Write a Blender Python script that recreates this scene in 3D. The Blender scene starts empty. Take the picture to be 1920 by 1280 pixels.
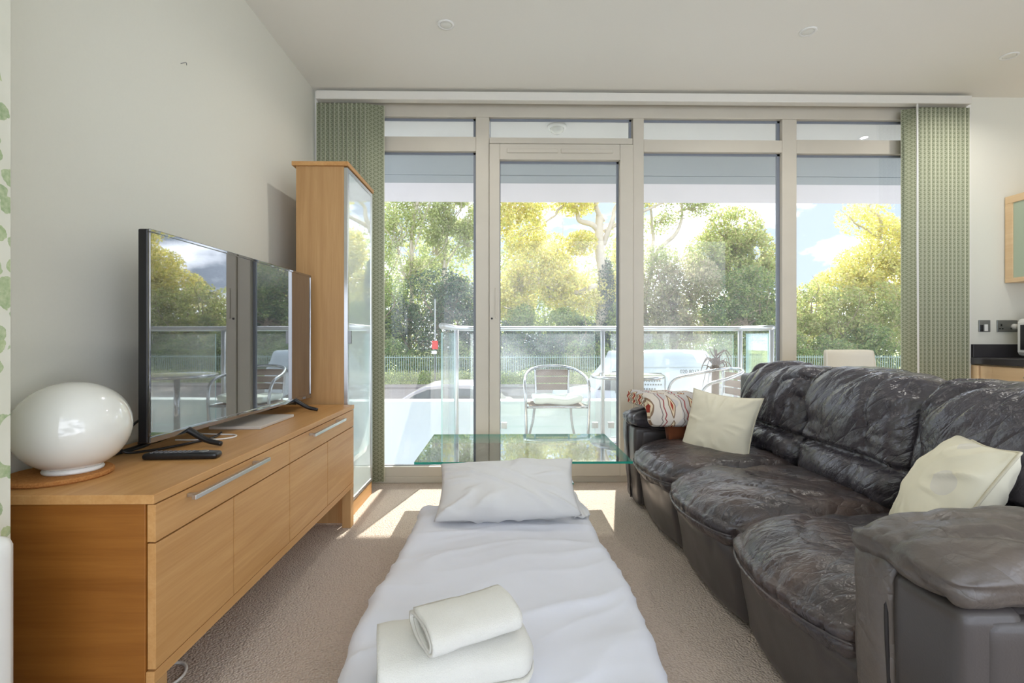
import bpy, math, random
import numpy as np
from mathutils import Vector, Matrix
R = math.radians
PI = math.pi
scn = bpy.context.scene
COL = scn.collection

# ------------------------------------------------------------------ helpers
def lin(r, g, b, a=1.0):
    f = lambda c: c / 12.92 if c <= .04045 else ((c + .055) / 1.055) ** 2.4
    return (f(r / 255), f(g / 255), f(b / 255), a)

class MB:
    """collects vertices and faces of one mesh"""
    def __init__(s):
        s.v = []; s.f = []; s.mi = []; s.uv = None
    def add(s, vs, fs, mi=0):
        o = len(s.v)
        s.v.extend([tuple(map(float, p)) for p in vs])
        s.f.extend([tuple(o + i for i in f) for f in fs])
        s.mi.extend([mi] * len(fs))
        return s
    def box(s, x0, x1, y0, y1, z0, z1, mi=0):
        vs = [(x, y, z) for z in (z0, z1) for y in (y0, y1) for x in (x0, x1)]
        return s.add(vs, [(0, 2, 3, 1), (4, 5, 7, 6), (0, 1, 5, 4), (2, 6, 7, 3), (0, 4, 6, 2), (1, 3, 7, 5)], mi)
    def tube(s, pts, r, n=10, closed=False, mi=0, cap=True):
        pts = [Vector(p) for p in pts]
        m = len(pts)
        rr = r if isinstance(r, (list, tuple)) else [r] * m
        vs = []; up = None
        for i, p in enumerate(pts):
            a = pts[(i - 1) % m] if (i > 0 or closed) else p
            b = pts[(i + 1) % m] if (i < m - 1 or closed) else p
            t = (b - a)
            t = t.normalized() if t.length > 1e-9 else Vector((0, 0, 1))
            if up is None:
                up = Vector((0, 0, 1)) if abs(t.z) < .9 else Vector((1, 0, 0))
            u = up - t * up.dot(t)
            if u.length < 1e-6:
                u = t.orthogonal()
            u.normalize(); up = u
            w = t.cross(u)
            for k in range(n):
                an = 2 * PI * k / n
                vs.append(p + (u * math.cos(an) + w * math.sin(an)) * rr[i])
        fs = []
        for i in range(m if closed else m - 1):
            j = (i + 1) % m
            for k in range(n):
                l = (k + 1) % n
                fs.append((i * n + k, i * n + l, j * n + l, j * n + k))
        if cap and not closed:
            fs.append(tuple(reversed(range(n)))); fs.append(tuple((m - 1) * n + k for k in range(n)))
        return s.add(vs, fs, mi)
    def lathe(s, prof, c=(0, 0, 0), n=32, mi=0, sx=1, sy=1):
        vs = []; m = len(prof)
        for r, z in prof:
            for k in range(n):
                a = 2 * PI * k / n
                vs.append((c[0] + r * math.cos(a) * sx, c[1] + r * math.sin(a) * sy, c[2] + z))
        fs = []
        for i in range(m - 1):
            for k in range(n):
                l = (k + 1) % n
                fs.append((i * n + k, i * n + l, (i + 1) * n + l, (i + 1) * n + k))
        if prof[0][0] > 1e-5: fs.append(tuple(reversed(range(n))))
        if prof[-1][0] > 1e-5: fs.append(tuple((m - 1) * n + k for k in range(n)))
        return s.add(vs, fs, mi)
    def prism(s, poly, ax, a, b, mi=0):
        """poly of 2-d points in the two axes that are not ax, extruded from a to b"""
        def P(p, h):
            if ax == 0: return (h, p[0], p[1])
            if ax == 1: return (p[0], h, p[1])
            return (p[0], p[1], h)
        n = len(poly)
        vs = [P(p, a) for p in poly] + [P(p, b) for p in poly]
        fs = [tuple(range(n)), tuple(reversed(range(n, 2 * n)))]
        fs += [(i, (i + 1) % n, n + (i + 1) % n, n + i) for i in range(n)]
        return s.add(vs, fs, mi)
    def build(s, name, mats, parent=None, smooth=False, bevel=0, seg=2, auto=None, world=True):
        o = mesh(name, s.v, s.f, mats, parent, smooth, world, s.mi, s.uv)
        if bevel:
            md = o.modifiers.new('Bevel', 'BEVEL'); md.width = bevel; md.segments = seg
            md.limit_method = 'ANGLE'; md.angle_limit = R(35)
        return o

def mesh(name, v, f, mats, parent=None, smooth=False, world=True, mi=None, uv=None):
    me = bpy.data.meshes.new(name)
    v = np.asarray(v, float).reshape(-1, 3)
    if parent is not None and world:
        v = v - np.array(root_loc(parent))
    me.from_pydata(v.tolist(), [], f)
    mats = mats if isinstance(mats, (list, tuple)) else [mats]
    for m in mats: me.materials.append(m)
    if mi is not None and len(mats) > 1:
        me.polygons.foreach_set('material_index', mi)
    if uv is not None:
        lay = me.uv_layers.new(name='UVMap')
        idx = np.empty(len(me.loops), int); me.loops.foreach_get('vertex_index', idx)
        lay.data.foreach_set('uv', np.asarray(uv, float)[idx].ravel())
    if smooth:
        me.polygons.foreach_set('use_smooth', [True] * len(me.polygons))
    me.update()
    import bmesh
    if len(me.polygons) < 60000:
        bm = bmesh.new(); bm.from_mesh(me); bmesh.ops.recalc_face_normals(bm, faces=bm.faces); bm.to_mesh(me); bm.free()
    o = bpy.data.objects.new(name, me)
    COL.objects.link(o)
    if parent is not None: o.parent = parent
    return o

def root_loc(p):
    l = Vector((0, 0, 0))
    while p is not None:
        l = l + p.location; p = p.parent
    return tuple(l)

def tag(o, label, cat, group=None, kind=None):
    o['label'] = label; o['category'] = cat
    if group: o['group'] = group
    if kind: o['kind'] = kind
    return o
def thing(name, label, cat, loc=(0, 0, 0), rotz=0, group=None, kind=None):
    o = bpy.data.objects.new(name, None); COL.objects.link(o)
    o.empty_display_size = .1
    o.location = loc; o.rotation_euler = (0, 0, rotz)
    return tag(o, label, cat, group, kind)
def struct(o, label=None, cat=None):
    o['kind'] = 'structure'
    if label: o['label'] = label
    if cat: o['category'] = cat
    return o
def kids(o): return [c for c in bpy.data.objects if c.parent == o]
def dup(root, loc, rotz, label, group=None):
    r = root.copy(); COL.objects.link(r); r.location = loc; r.rotation_euler = (0, 0, rotz)
    r['label'] = label
    if group: r['group'] = group
    for ch in kids(root):
        c = ch.copy(); COL.objects.link(c); c.parent = r
        for g in kids(ch):
            d = g.copy(); COL.objects.link(d); d.parent = c
    return r

# ---- noise (numpy)
def vnoise(P, seed=0.0):
    P = np.asarray(P, float); i = np.floor(P); f = P - i
    u = f * f * f * (f * (f * 6 - 15) + 10)
    def h(dx, dy, dz):
        q = np.sin((i[:, 0] + dx) * 127.1 + (i[:, 1] + dy) * 311.7 + (i[:, 2] + dz) * 74.7 + seed * 17.13) * 43758.5453
        return q - np.floor(q)
    def L(a, b, t): return a + (b - a) * t
    x, y, z = u[:, 0], u[:, 1], u[:, 2]
    a = L(L(h(0, 0, 0), h(1, 0, 0), x), L(h(0, 1, 0), h(1, 1, 0), x), y)
    b = L(L(h(0, 0, 1), h(1, 0, 1), x), L(h(0, 1, 1), h(1, 1, 1), x), y)
    return L(a, b, z) * 2 - 1
def fbm(P, o=3, seed=0.0):
    P = np.asarray(P, float); s = 0; a = 1; t = 0
    for k in range(o):
        s = s + a * vnoise(P * 2 ** k, seed + k * 3.7); t += a; a *= .5
    return s / t
def ridge(P, seed=0.0, p=2.0):
    return (1 - np.abs(vnoise(P, seed))) ** p
def smooth01(x, a, b):
    t = np.clip((x - a) / (b - a), 0, 1); return t * t * (3 - 2 * t)

def softbox(x0, x1, y0, y1, z0, z1, r, step=.012, fn=None):
    """rounded box as a dense skin; fn(P, N, U) -> new points, U in -1..1 box coordinates"""
    c = np.array([(x0 + x1) / 2, (y0 + y1) / 2, (z0 + z1) / 2]); h = np.array([x1 - x0, y1 - y0, z1 - z0]) / 2
    r = min(r, h.min() * .999)
    n = [max(4, int(round(2 * a / step))) for a in h]
    def spacing(k):
        a = h[k]; t = np.linspace(-1, 1, n[k] + 1)
        return t
    ax = [spacing(k) for k in range(3)]
    index = {}; V = []; F = []
    def vid(i, j, k):
        key = (i, j, k)
        if key not in index:
            index[key] = len(V); V.append((ax[0][i], ax[1][j], ax[2][k]))
        return index[key]
    for d in range(3):
        a, b = [q for q in range(3) if q != d]
        for side in (0, n[d]):
            for i in range(n[a]):
                for j in range(n[b]):
                    q = []
                    for (p, s) in ((i, j), (i + 1, j), (i + 1, j + 1), (i, j + 1)):
                        t = [0, 0, 0]; t[d] = side; t[a] = p; t[b] = s
                        q.append(vid(*t))
                    F.append(tuple(q))
    U = np.array(V); P = U * h
    q = np.clip(P, -(h - r), h - r); dd = P - q
    ln = np.linalg.norm(dd, axis=1, keepdims=True); N = dd / np.maximum(ln, 1e-9)
    P = q + N * r + c
    if fn is not None: P = fn(P, N, U)
    return P, F

def pillow(w, h, t, n=56, pinch=.10, seed=1, wr=.006, puff=.5):
    """throw cushion in its own x-z plane, thickness along y"""
    g = np.linspace(-1, 1, n + 1); u, v = [a.ravel() for a in np.meshgrid(g, g, indexing='ij')]
    x = w / 2 * u * (1 - pinch * (1 - v * v) * u * u); z = h / 2 * v * (1 - pinch * (1 - u * u) * v * v)
    th = t / 2 * ((1 - u ** 2) * (1 - v ** 2)).clip(0) ** puff
    edge = np.maximum(abs(u), abs(v))
    V = []; F = []
    for s in (-1, 1):
        P = np.stack([x, s * th, z], 1)
        a = np.arctan2(v, u); rr = np.hypot(u, v)
        fold = ridge(np.stack([a * 3.2 + 7 * s, rr * .9, a * 0], 1), seed, 2.5) - .4
        wn = fbm(np.stack([x * 9, z * 9, x * 0 + s], 1), 3, seed + 5)
        P[:, 1] += s * (wr * fold * smooth01(edge, .2, .75) * (1 - smooth01(edge, .93, 1.)) + wr * .8 * wn * (1 - smooth01(edge, .9, 1)))
        V.append(P)
    m = n + 1
    V0 = np.concatenate(V); remap = list(range(len(V0)))
    for i in range(m):
        for j in range(m):
            if i in (0, n) or j in (0, n): remap[m * m + i * m + j] = i * m + j
    for s in (0, 1):
        for i in range(n):
            for j in range(n):
                q = [s * m * m + a * m + b for a, b in ((i, j), (i + 1, j), (i + 1, j + 1), (i, j + 1))]
                F.append(tuple(remap[k] for k in (q if s else q[::-1])))
    used = sorted(set(k for f in F for k in f)); mp = {k: i for i, k in enumerate(used)}
    return V0[used], [tuple(mp[k] for k in f) for f in F]

def rot(P, rx=0, ry=0, rz=0, loc=(0, 0, 0)):
    M = np.array(Matrix.Rotation(rz, 3, 'Z') @ Matrix.Rotation(ry, 3, 'Y') @ Matrix.Rotation(rx, 3, 'X'))
    return np.asarray(P) @ M.T + np.array(loc)

def orient(P, xa, za, c):
    x = Vector(xa).normalized(); z = Vector(za); z = (z - x * z.dot(x)).normalized(); y = z.cross(x)
    return np.asarray(P) @ np.array([x, y, z]) + np.array(c)

def spline(pts, n=8):
    pts = [Vector(p) for p in pts]; out = []
    for i in range(len(pts) - 1):
        p0 = pts[max(i - 1, 0)]; p1 = pts[i]; p2 = pts[i + 1]; p3 = pts[min(i + 2, len(pts) - 1)]
        for k in range(n):
            t = k / n
            out.append(.5 * ((2 * p1) + (p2 - p0) * t + (2 * p0 - 5 * p1 + 4 * p2 - p3) * t * t + (3 * p1 - p0 - 3 * p2 + p3) * t ** 3))
    out.append(pts[-1]); return out

def ribbon_roll(a, b, th, turns, length, nl=30, start=0.0, seed=1, amp=.004, flat=1.0, fan=0.0, dome=0.0):
    """towel or blanket: a thick sheet wound in a flat spiral in x-z, extruded along y; returns V, F, UV"""
    nt = int(turns * 44)
    k = th * 1.04 / (2 * PI)
    T = np.linspace(0, turns * 2 * PI, nt)
    A0 = a - turns * 2 * PI * k; B0 = b - turns * 2 * PI * k
    rings = []
    for off in (-.5, .5):
        A = A0 + k * T + off * th; B = np.maximum(B0 + k * T + off * th, .001)
        ex = .8
        cx = np.sign(np.cos(T + start)) * abs(np.cos(T + start)) ** ex * np.maximum(A, .002)
        cz = np.sign(np.sin(T + start)) * abs(np.sin(T + start)) ** ex * B * flat
        rings.append((cx, cz))
    ys = np.linspace(-length / 2, length / 2, nl)
    s = np.concatenate([[0], np.cumsum(np.hypot(np.diff(rings[1][0]), np.diff(rings[1][1])))])
    V = np.zeros((2, nl, nt, 3)); UV = np.zeros((2, nl, nt, 2))
    for r in range(2):
        for j, y in enumerate(ys):
            V[r, j, :, 0] = rings[r][0]; V[r, j, :, 2] = rings[r][1]
            e = (abs(y) / (length / 2)) ** 6
            wig = fbm(np.stack([s * 9, s * 0 + j * .0, s * 0], 1), 2, seed) * fan * e
            V[r, j, :, 1] = y + wig
            UV[r, j, :, 0] = y; UV[r, j, :, 1] = s
    Pf = V.reshape(-1, 3)
    d = fbm(Pf * np.array([14, 10, 14]), 3, seed) * amp
    ctr = Pf.copy(); ctr[:, 1] = 0; nn = np.linalg.norm(ctr, axis=1, keepdims=True)
    Pf = Pf + ctr / np.maximum(nn, .02) * d[:, None]
    if dome:
        q = np.clip((Pf[:, 1] - (length / 2 - dome)) / dome, 0, .985); k_ = np.sqrt(1 - q * q)
        Pf[:, 0] *= .35 + .65 * k_; Pf[:, 2] *= .25 + .75 * k_
    I = lambda r, j, t: (r * nl + j) * nt + t
    F = []
    for j in range(nl - 1):
        for t in range(nt - 1):
            F.append((I(1, j, t), I(1, j, t + 1), I(1, j + 1, t + 1), I(1, j + 1, t)))
            F.append((I(0, j, t), I(0, j + 1, t), I(0, j + 1, t + 1), I(0, j, t + 1)))
        for t in (0, nt - 1):
            F.append((I(0, j, t), I(1, j, t), I(1, j + 1, t), I(0, j + 1, t)))
    for j in (0, nl - 1):
        for t in range(nt - 1):
            F.append((I(0, j, t), I(0, j, t + 1), I(1, j, t + 1), I(1, j, t)))
    return Pf, F, UV.reshape(-1, 2)

# ------------------------------------------------------------------ materials
class NT:
    def __init__(s, name):
        s.m = bpy.data.materials.new(name); s.m.use_nodes = True
        s.t = s.m.node_tree; s.t.nodes.clear()
        s.out = s.n('ShaderNodeOutputMaterial')
    def n(s, typ, **kw):
        x = s.t.nodes.new(typ)
        for k, v in kw.items():
            if hasattr(x, k) and k not in x.inputs.keys(): setattr(x, k, v)
            else: x.inputs[k].default_value = v
        return x
    def l(s, a, b): s.t.links.new(a, b)
    def math(s, op, a, b=None, c=None, clamp=False):
        x = s.t.nodes.new('ShaderNodeMath'); x.operation = op; x.use_clamp = clamp
        for i, v in enumerate((a, b, c)):
            if v is None: continue
            if isinstance(v, (int, float)): x.inputs[i].default_value = v
            else: s.l(v, x.inputs[i])
        return x.outputs[0]
    def mix(s, fac, a, b, mode='MIX'):
        x = s.t.nodes.new('ShaderNodeMix'); x.data_type = 'RGBA'; x.blend_type = mode
        for i, v in ((0, fac), (6, a), (7, b)):
            if isinstance(v, (int, float, tuple)): x.inputs[i].default_value = v
            else: s.l(v, x.inputs[i])
        return x.outputs[2]
    def ramp(s, fac, stops, interp='LINEAR'):
        x = s.t.nodes.new('ShaderNodeValToRGB'); e = x.color_ramp.elements; x.color_ramp.interpolation = interp
        while len(e) < len(stops): e.new(.5)
        for q, (p, c) in zip(e, stops): q.position = p; q.color = c
        s.l(fac, x.inputs[0]); return x.outputs[0]
    def coord(s, kind='Object', scale=(1, 1, 1), rotv=(0, 0, 0), vt='POINT'):
        tc = s.n('ShaderNodeTexCoord'); mp = s.n('ShaderNodeMapping'); mp.vector_type = vt
        mp.inputs['Scale'].default_value = scale; mp.inputs['Rotation'].default_value = rotv
        s.l(tc.outputs[kind], mp.inputs[0]); return mp.outputs[0]
    def noise(s, vec, scale, detail=3, rough=.5, dist=0):
        x = s.n('ShaderNodeTexNoise'); x.inputs['Scale'].default_value = scale; x.inputs['Detail'].default_value = detail
        x.inputs['Roughness'].default_value = rough; x.inputs['Distortion'].default_value = dist
        s.l(vec, x.inputs['Vector']); return x.outputs[0]
    def bump(s, h, strength=.3, dist=.01):
        x = s.n('ShaderNodeBump'); x.inputs['Strength'].default_value = strength; x.inputs['Distance'].default_value = dist
        s.l(h, x.inputs['Height']); return x.outputs[0]
    def pbsdf(s, color, rough=.5, metal=0, spec=.5, normal=None, **kw):
        p = s.n('ShaderNodeBsdfPrincipled')
        if isinstance(color, tuple): p.inputs['Base Color'].default_value = color
        else: s.l(color, p.inputs['Base Color'])
        if isinstance(rough, (int, float)): p.inputs['Roughness'].default_value = rough
        else: s.l(rough, p.inputs['Roughness'])
        p.inputs['Metallic'].default_value = metal; p.inputs['Specular IOR Level'].default_value = spec
        if normal is not None: s.l(normal, p.inputs['Normal'])
        for k, v in kw.items(): p.inputs[k.replace('_', ' ')].default_value = v
        return p.outputs[0]
    def done(s, sh):
        s.l(sh, s.out.inputs[0]); return s.m

def plain(name, c, rough=.5, metal=0, spec=.5, nscale=40, var=.06, bump=0, **kw):
    t = NT(name); v = t.coord()
    nz = t.noise(v, nscale, 4)
    d = tuple(x * (1 - var) for x in c[:3]) + (1,); e = tuple(min(1, x * (1 + var)) for x in c[:3]) + (1,)
    col = t.mix(nz, d, e)
    nr = t.bump(nz, bump, .003) if bump else None
    return t.done(t.pbsdf(col, rough, metal, spec, nr, **kw))

def oak(name, light, dark, axis=1, rough=.42):
    """straight oak veneer, grain running along one axis"""
    t = NT(name)
    sc = [26, 26, 26]; sc[axis] = 1.6
    v = t.coord('Object', tuple(sc))
    a = t.noise(v, 1.0, 6, .62, .35)
    sc2 = [150, 150, 150]; sc2[axis] = 5
    b = t.noise(t.coord('Object', tuple(sc2)), 1.0, 3, .6)
    sc3 = [3, 3, 3]; sc3[axis] = .5
    c = t.noise(t.coord('Object', tuple(sc3)), 1.0, 2)
    f = t.math('ADD', t.math('MULTIPLY', a, .6), t.math('ADD', t.math('MULTIPLY', b, .25), t.math('MULTIPLY', c, .35)))
    col = t.ramp(f, [(.38, dark), (.78, light)])
    return t.done(t.pbsdf(col, rough, 0, .4, t.bump(b, .06, .001)))

M = {}
M['wall'] = plain('wall_paint', lin(229, 228, 216), .85, spec=.2, nscale=120, var=.015, bump=.05)
M['ceil'] = plain('ceiling_paint', lin(238, 236, 228), .9, spec=.2, nscale=120, var=.012)
M['frame'] = plain('frame_paint', lin(202, 195, 180), .45, spec=.4, nscale=8, var=.05)
M['reveal'] = plain('reveal_paint', lin(240, 238, 232), .6, nscale=60, var=.02)
M['rail'] = plain('blind_rail', lin(224, 221, 212), .5, nscale=60, var=.02)
M['gasket'] = plain('gasket_rubber', lin(128, 134, 144), .5, nscale=60)
M['white'] = plain('white_gloss', lin(236, 236, 232), .3, nscale=30, var=.02)
M['whitewall'] = plain('white_render', lin(194, 202, 203), .75, nscale=30, var=.03)
M['oak_y'] = oak('oak_long', lin(206, 160, 104), lin(176, 124, 66), 1)
M['oak_shaded'] = oak('oak_shaded_end', lin(158, 102, 42), lin(122, 70, 20), 0)  # shade on the sideboard ends is put into this darker oak colour
M['oak_z'] = oak('oak_upright', lin(196, 156, 106), lin(168, 126, 78), 2)
M['oak_pale'] = oak('pale_kitchen_wood', lin(236, 208, 168), lin(220, 186, 142), 1)
M['alu'] = plain('brushed_aluminium', lin(205, 206, 206), .28, 1.0, nscale=200, var=.05)
M['polished'] = plain('polished_aluminium', lin(186, 190, 194), .16, 1.0, nscale=90, var=.04)
M['railgrey'] = plain('rail_steel', lin(212, 214, 216), .3, .75, nscale=90, var=.04)
M['greymetal'] = plain('grey_metal', lin(150, 152, 150), .35, .8, nscale=90)
M['black'] = plain('black_plastic', lin(26, 26, 28), .32, nscale=90, var=.1)
M['dark'] = plain('dark_void', lin(28, 26, 26), .6, nscale=30)
M['button'] = plain('grey_button', lin(120, 120, 122), .5, nscale=90)
M['cable_white'] = plain('white_cable', lin(225, 222, 215), .4, nscale=50, var=.02)
M['slab'] = plain('dark_worktop', lin(58, 56, 58), .35, nscale=260, var=.35)
M['green_glass'] = plain('green_glass_panel', lin(178, 192, 170), .12, nscale=3, var=.03)
M['cream'] = plain('cream_leather', lin(224, 216, 198), .5, nscale=90, var=.03)
M['frost'] = plain('canopy_panel', lin(214, 212, 216), .5, nscale=6, var=.02)
M['soffit'] = plain('soffit_panel', lin(150, 158, 162), .55, nscale=6, var=.02)
M['soffit_lit'] = plain('soffit_lit', lin(222, 222, 220), .6, nscale=6, var=.02)  # paler copy of the soffit: light near the window is in the colour
M['asphalt'] = plain('asphalt', lin(112, 105, 103), .9, nscale=3, var=.15)
M['paving'] = plain('paving', lin(140, 138, 134), .8, nscale=9, var=.06)
M['trunk'] = plain('bark', lin(150, 132, 112), .9, nscale=6, var=.3, bump=.4)
M['trunkpale'] = plain('pale_bark', lin(190, 180, 160), .9, nscale=5, var=.25, bump=.3)
M['fence'] = plain('fence_paint', lin(150, 168, 158), .5, nscale=6, var=.08)
M['car'] = plain('silver_car_paint', lin(150, 146, 148), .25, .3, nscale=3, var=.04)
M['van'] = plain('white_van_paint', lin(172, 178, 186), .3, nscale=2, var=.02)
M['carglass'] = plain('car_window', lin(58, 64, 70), .06, 0, .6, nscale=3, var=.25)
M['tyre'] = plain('tyre', lin(40, 40, 42), .8)
M['red'] = plain('red_sign', lin(205, 60, 52), .5)
M['lettering'] = plain('van_lettering', lin(40, 46, 48), .6)
M['terracotta'] = plain('plant_pot', lin(190, 178, 160), .7)
M['dryleaf'] = plain('dry_leaf', lin(128, 112, 98), .8, nscale=20, var=.25)
M['weave'] = None

def glass(name, tint, k=1.0, haze=0.0):
    t = NT(name)
    fr = t.n('ShaderNodeFresnel'); fr.inputs['IOR'].default_value = 1.45
    tr = t.n('ShaderNodeBsdfTransparent'); tr.inputs['Color'].default_value = tint
    gl = t.n('ShaderNodeBsdfGlossy'); gl.inputs['Roughness'].default_value = 0.0
    gl.inputs['Color'].default_value = (1, 1, 1, 1)
    base = tr.outputs[0]
    if haze:
        df = t.n('ShaderNodeBsdfTranslucent'); df.inputs['Color'].default_value = (.9, .93, .95, 1)
        mh = t.n('ShaderNodeMixShader')
        nz = t.noise(t.coord('Object', (1, 1, .5)), 1.6, 1.5)
        f = t.math('MULTIPLY', t.math('SUBTRACT', nz, .3, clamp=True), haze)
        t.l(f, mh.inputs[0]); t.l(base, mh.inputs[1]); t.l(df.outputs[0], mh.inputs[2]); base = mh.outputs[0]
    mx = t.n('ShaderNodeMixShader')
    t.l(t.math('MULTIPLY', fr.outputs[0], k), mx.inputs[0]); t.l(base, mx.inputs[1]); t.l(gl.outputs[0], mx.inputs[2])
    return t.done(mx.outputs[0])
M['glass'] = glass('window_glass', (.985, .992, .99, 1), .6, .16)
M['balglass'] = glass('balustrade_glass', (.93, .975, .965, 1), .8, .16)
M['tableglass'] = glass('table_glass', (.955, .992, .98, 1), .9)
M['edgeglass'] = plain('glass_edge', lin(40, 150, 130), .1, 0, .8, nscale=20, var=.15)
M['sideglass'] = plain('glass_edge_pale', lin(176, 212, 212), .1, 0, .6, nscale=20, var=.1)
t = NT('cabinet_door_glass')
M['mirrorglass'] = t.done(t.pbsdf(lin(206, 220, 218), .03, 0, .7, None, Coat_Weight=1.0, Coat_Roughness=.0, Coat_IOR=1.9))
t = NT('tv_screen')
M['screen'] = t.done(t.pbsdf((.006, .006, .008, 1), .035, 0, 1.0, None, Coat_Weight=1.0, Coat_Roughness=.01, Coat_IOR=2.7))
t = NT('opal_glass')
M['opal'] = t.done(t.pbsdf(lin(226, 226, 218), .12, 0, .5, None, Coat_Weight=.6, Coat_Roughness=.03, Subsurface_Weight=.3, Subsurface_Radius=(.05, .05, .05)))

# carpet: small woven loops
t = NT('loop_carpet'); v = t.coord()
vo = t.n('ShaderNodeTexVoronoi'); vo.inputs['Scale'].default_value = 135; t.l(v, vo.inputs['Vector'])
big = t.noise(v, 2.5, 3); fine = t.noise(v, 60, 3)
c0 = t.mix(vo.outputs['Distance'], lin(218, 204, 191), lin(174, 158, 145))
c1 = t.mix(fine, c0, lin(200, 184, 170)); c2 = t.mix(t.math('MULTIPLY', big, .25), c1, lin(196, 178, 160))
h = t.math('SUBTRACT', 1.0, vo.outputs['Distance'])
M['carpet'] = t.done(t.pbsdf(c2, .95, 0, .1, t.bump(h, .9, .006)))
# cork
t = NT('cork'); v = t.coord()
vo = t.n('ShaderNodeTexVoronoi'); vo.inputs['Scale'].default_value = 260; t.l(v, vo.inputs['Vector'])
M['cork'] = t.done(t.pbsdf(t.mix(t.noise(v, 180, 3), lin(150, 92, 44), lin(206, 150, 92)), .9, 0, .1, t.bump(vo.outputs['Distance'], .5, .002)))
# white cotton
def cloth(name, c, sc=900, b=.15, c2=None):
    t = NT(name); v = t.coord(); nz = t.noise(v, sc, 2); w = t.noise(v, 12, 4)
    col = t.mix(w, c, c2 or tuple(x * .96 for x in c[:3]) + (1,))
    return t.done(t.pbsdf(col, .9, 0, .15, t.bump(t.math('ADD', nz, t.math('MULTIPLY', w, 2.0)), b, .002), Sheen_Weight=.15))
M['sheet'] = cloth('white_sheet', lin(224, 226, 234))
M['pillowcase'] = cloth('white_pillowcase', lin(218, 218, 217))
M['towel'] = cloth('white_towelling', lin(222, 220, 212), 420, .8)
M['cushion'] = cloth('cream_cotton', lin(232, 226, 204), 700, .2)
M['piping'] = cloth('cream_piping', lin(214, 206, 182), 700, .2)
M['brownblanket'] = cloth('brown_fleece', lin(116, 66, 38), 300, .5, lin(84, 46, 28))
M['seatpad'] = cloth('pale_seat_pad', lin(226, 236, 228), 500, .3)
# cream cushion with a faint pale grey leaf print
t = NT('printed_cotton'); v = t.coord()
vo = t.n('ShaderNodeTexVoronoi'); vo.inputs['Scale'].default_value = 7.5; t.l(v, vo.inputs['Vector'])
f = t.math('LESS_THAN', vo.outputs['Distance'], .26)
M['printcushion'] = t.done(t.pbsdf(t.mix(f, lin(234, 228, 206), lin(224, 219, 206)), .9, 0, .1, t.bump(t.noise(v, 14, 4), .2, .004)))
# leather
def leather(name, base, worn, rough=.36, amt=.6, stretch=(9, 9, 9), tilt=0.0, bs=.35):
    t = NT(name); v = t.coord()
    vo = t.n('ShaderNodeTexVoronoi'); vo.inputs['Scale'].default_value = 170; t.l(v, vo.inputs['Vector'])
    cr = t.n('ShaderNodeTexVoronoi'); cr.feature = 'DISTANCE_TO_EDGE'; cr.inputs['Scale'].default_value = 11
    wv = t.n('ShaderNodeVectorMath'); wv.operation = 'ADD'
    nzc = t.n('ShaderNodeTexNoise'); nzc.inputs['Scale'].default_value = 6; nzc.inputs['Detail'].default_value = 3; t.l(v, nzc.inputs['Vector'])
    sc = t.n('ShaderNodeVectorMath'); sc.operation = 'SCALE'; sc.inputs['Scale'].default_value = .22
    t.l(nzc.outputs['Color'], sc.inputs[0]); t.l(v, wv.inputs[0]); t.l(sc.outputs[0], wv.inputs[1]); t.l(wv.outputs[0], cr.inputs['Vector'])
    crease = t.math('MINIMUM', t.math('MULTIPLY', cr.outputs['Distance'], 9.0), 1.0)
    w = t.noise(v, 5, 5, .6)
    f = t.ramp(w, [(.42, (0, 0, 0, 1)), (.68, (amt, amt, amt, 1))])
    col = t.mix(f, base, worn)
    vv = t.coord('Object', tuple(1 / q for q in stretch), (tilt, 0, 0), 'TEXTURE')
    fo = t.n('ShaderNodeTexVoronoi'); fo.feature = 'DISTANCE_TO_EDGE'; fo.inputs['Scale'].default_value = 1.0
    wn_ = t.n('ShaderNodeTexNoise'); wn_.inputs['Scale'].default_value = .55; wn_.inputs['Detail'].default_value = 2; t.l(vv, wn_.inputs['Vector'])
    ws = t.n('ShaderNodeVectorMath'); ws.operation = 'SCALE'; ws.inputs['Scale'].default_value = 1.6; t.l(wn_.outputs['Color'], ws.inputs[0])
    wa = t.n('ShaderNodeVectorMath'); wa.operation = 'ADD'; t.l(vv, wa.inputs[0]); t.l(ws.outputs[0], wa.inputs[1]); t.l(wa.outputs[0], fo.inputs['Vector'])
    rd = t.math('POWER', t.math('MINIMUM', t.math('MULTIPLY', fo.outputs['Distance'], 2.4), 1.0), .6)
    rd2 = t.math('ABSOLUTE', t.math('SUBTRACT', t.noise(vv, 2.3, 3, .5, .5), .5))
    rd2 = t.math('MINIMUM', t.math('MULTIPLY', rd2, 8.0), 1.0)
    crease = t.math('ADD', t.math('MULTIPLY', crease, .15), t.math('ADD', t.math('MULTIPLY', rd, 1.3), t.math('MULTIPLY', rd2, .25)))
    hh = t.math('ADD', t.math('MULTIPLY', vo.outputs['Distance'], .08), t.math('ADD', t.math('MULTIPLY', crease, .5), t.math('MULTIPLY', t.noise(v, 28, 4), .6)))
    rg = t.math('ADD', t.math('MULTIPLY', t.noise(v, 9, 3), .25), rough - .1)
    return t.done(t.pbsdf(col, rg, 0, .75, t.bump(hh, bs, .010)))
M['leather'] = leather('dark_leather', lin(60, 57, 63), lin(80, 73, 76), .30)
M['leather_back'] = leather('dark_back_leather', lin(60, 57, 64), lin(80, 74, 80), .25, .6, (7, 17, 4.5), R(40), .6)
M['leather_seat'] = leather('worn_seat_leather', lin(60, 55, 57), lin(98, 80, 72), .30, .7, (9, 15, 9), 0.0, .55)
M['leather_arm'] = leather('grey_brown_leather', lin(82, 75, 70), lin(104, 92, 82), .38, .6)
t = NT('smooth_leather'); v = t.coord()
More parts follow.
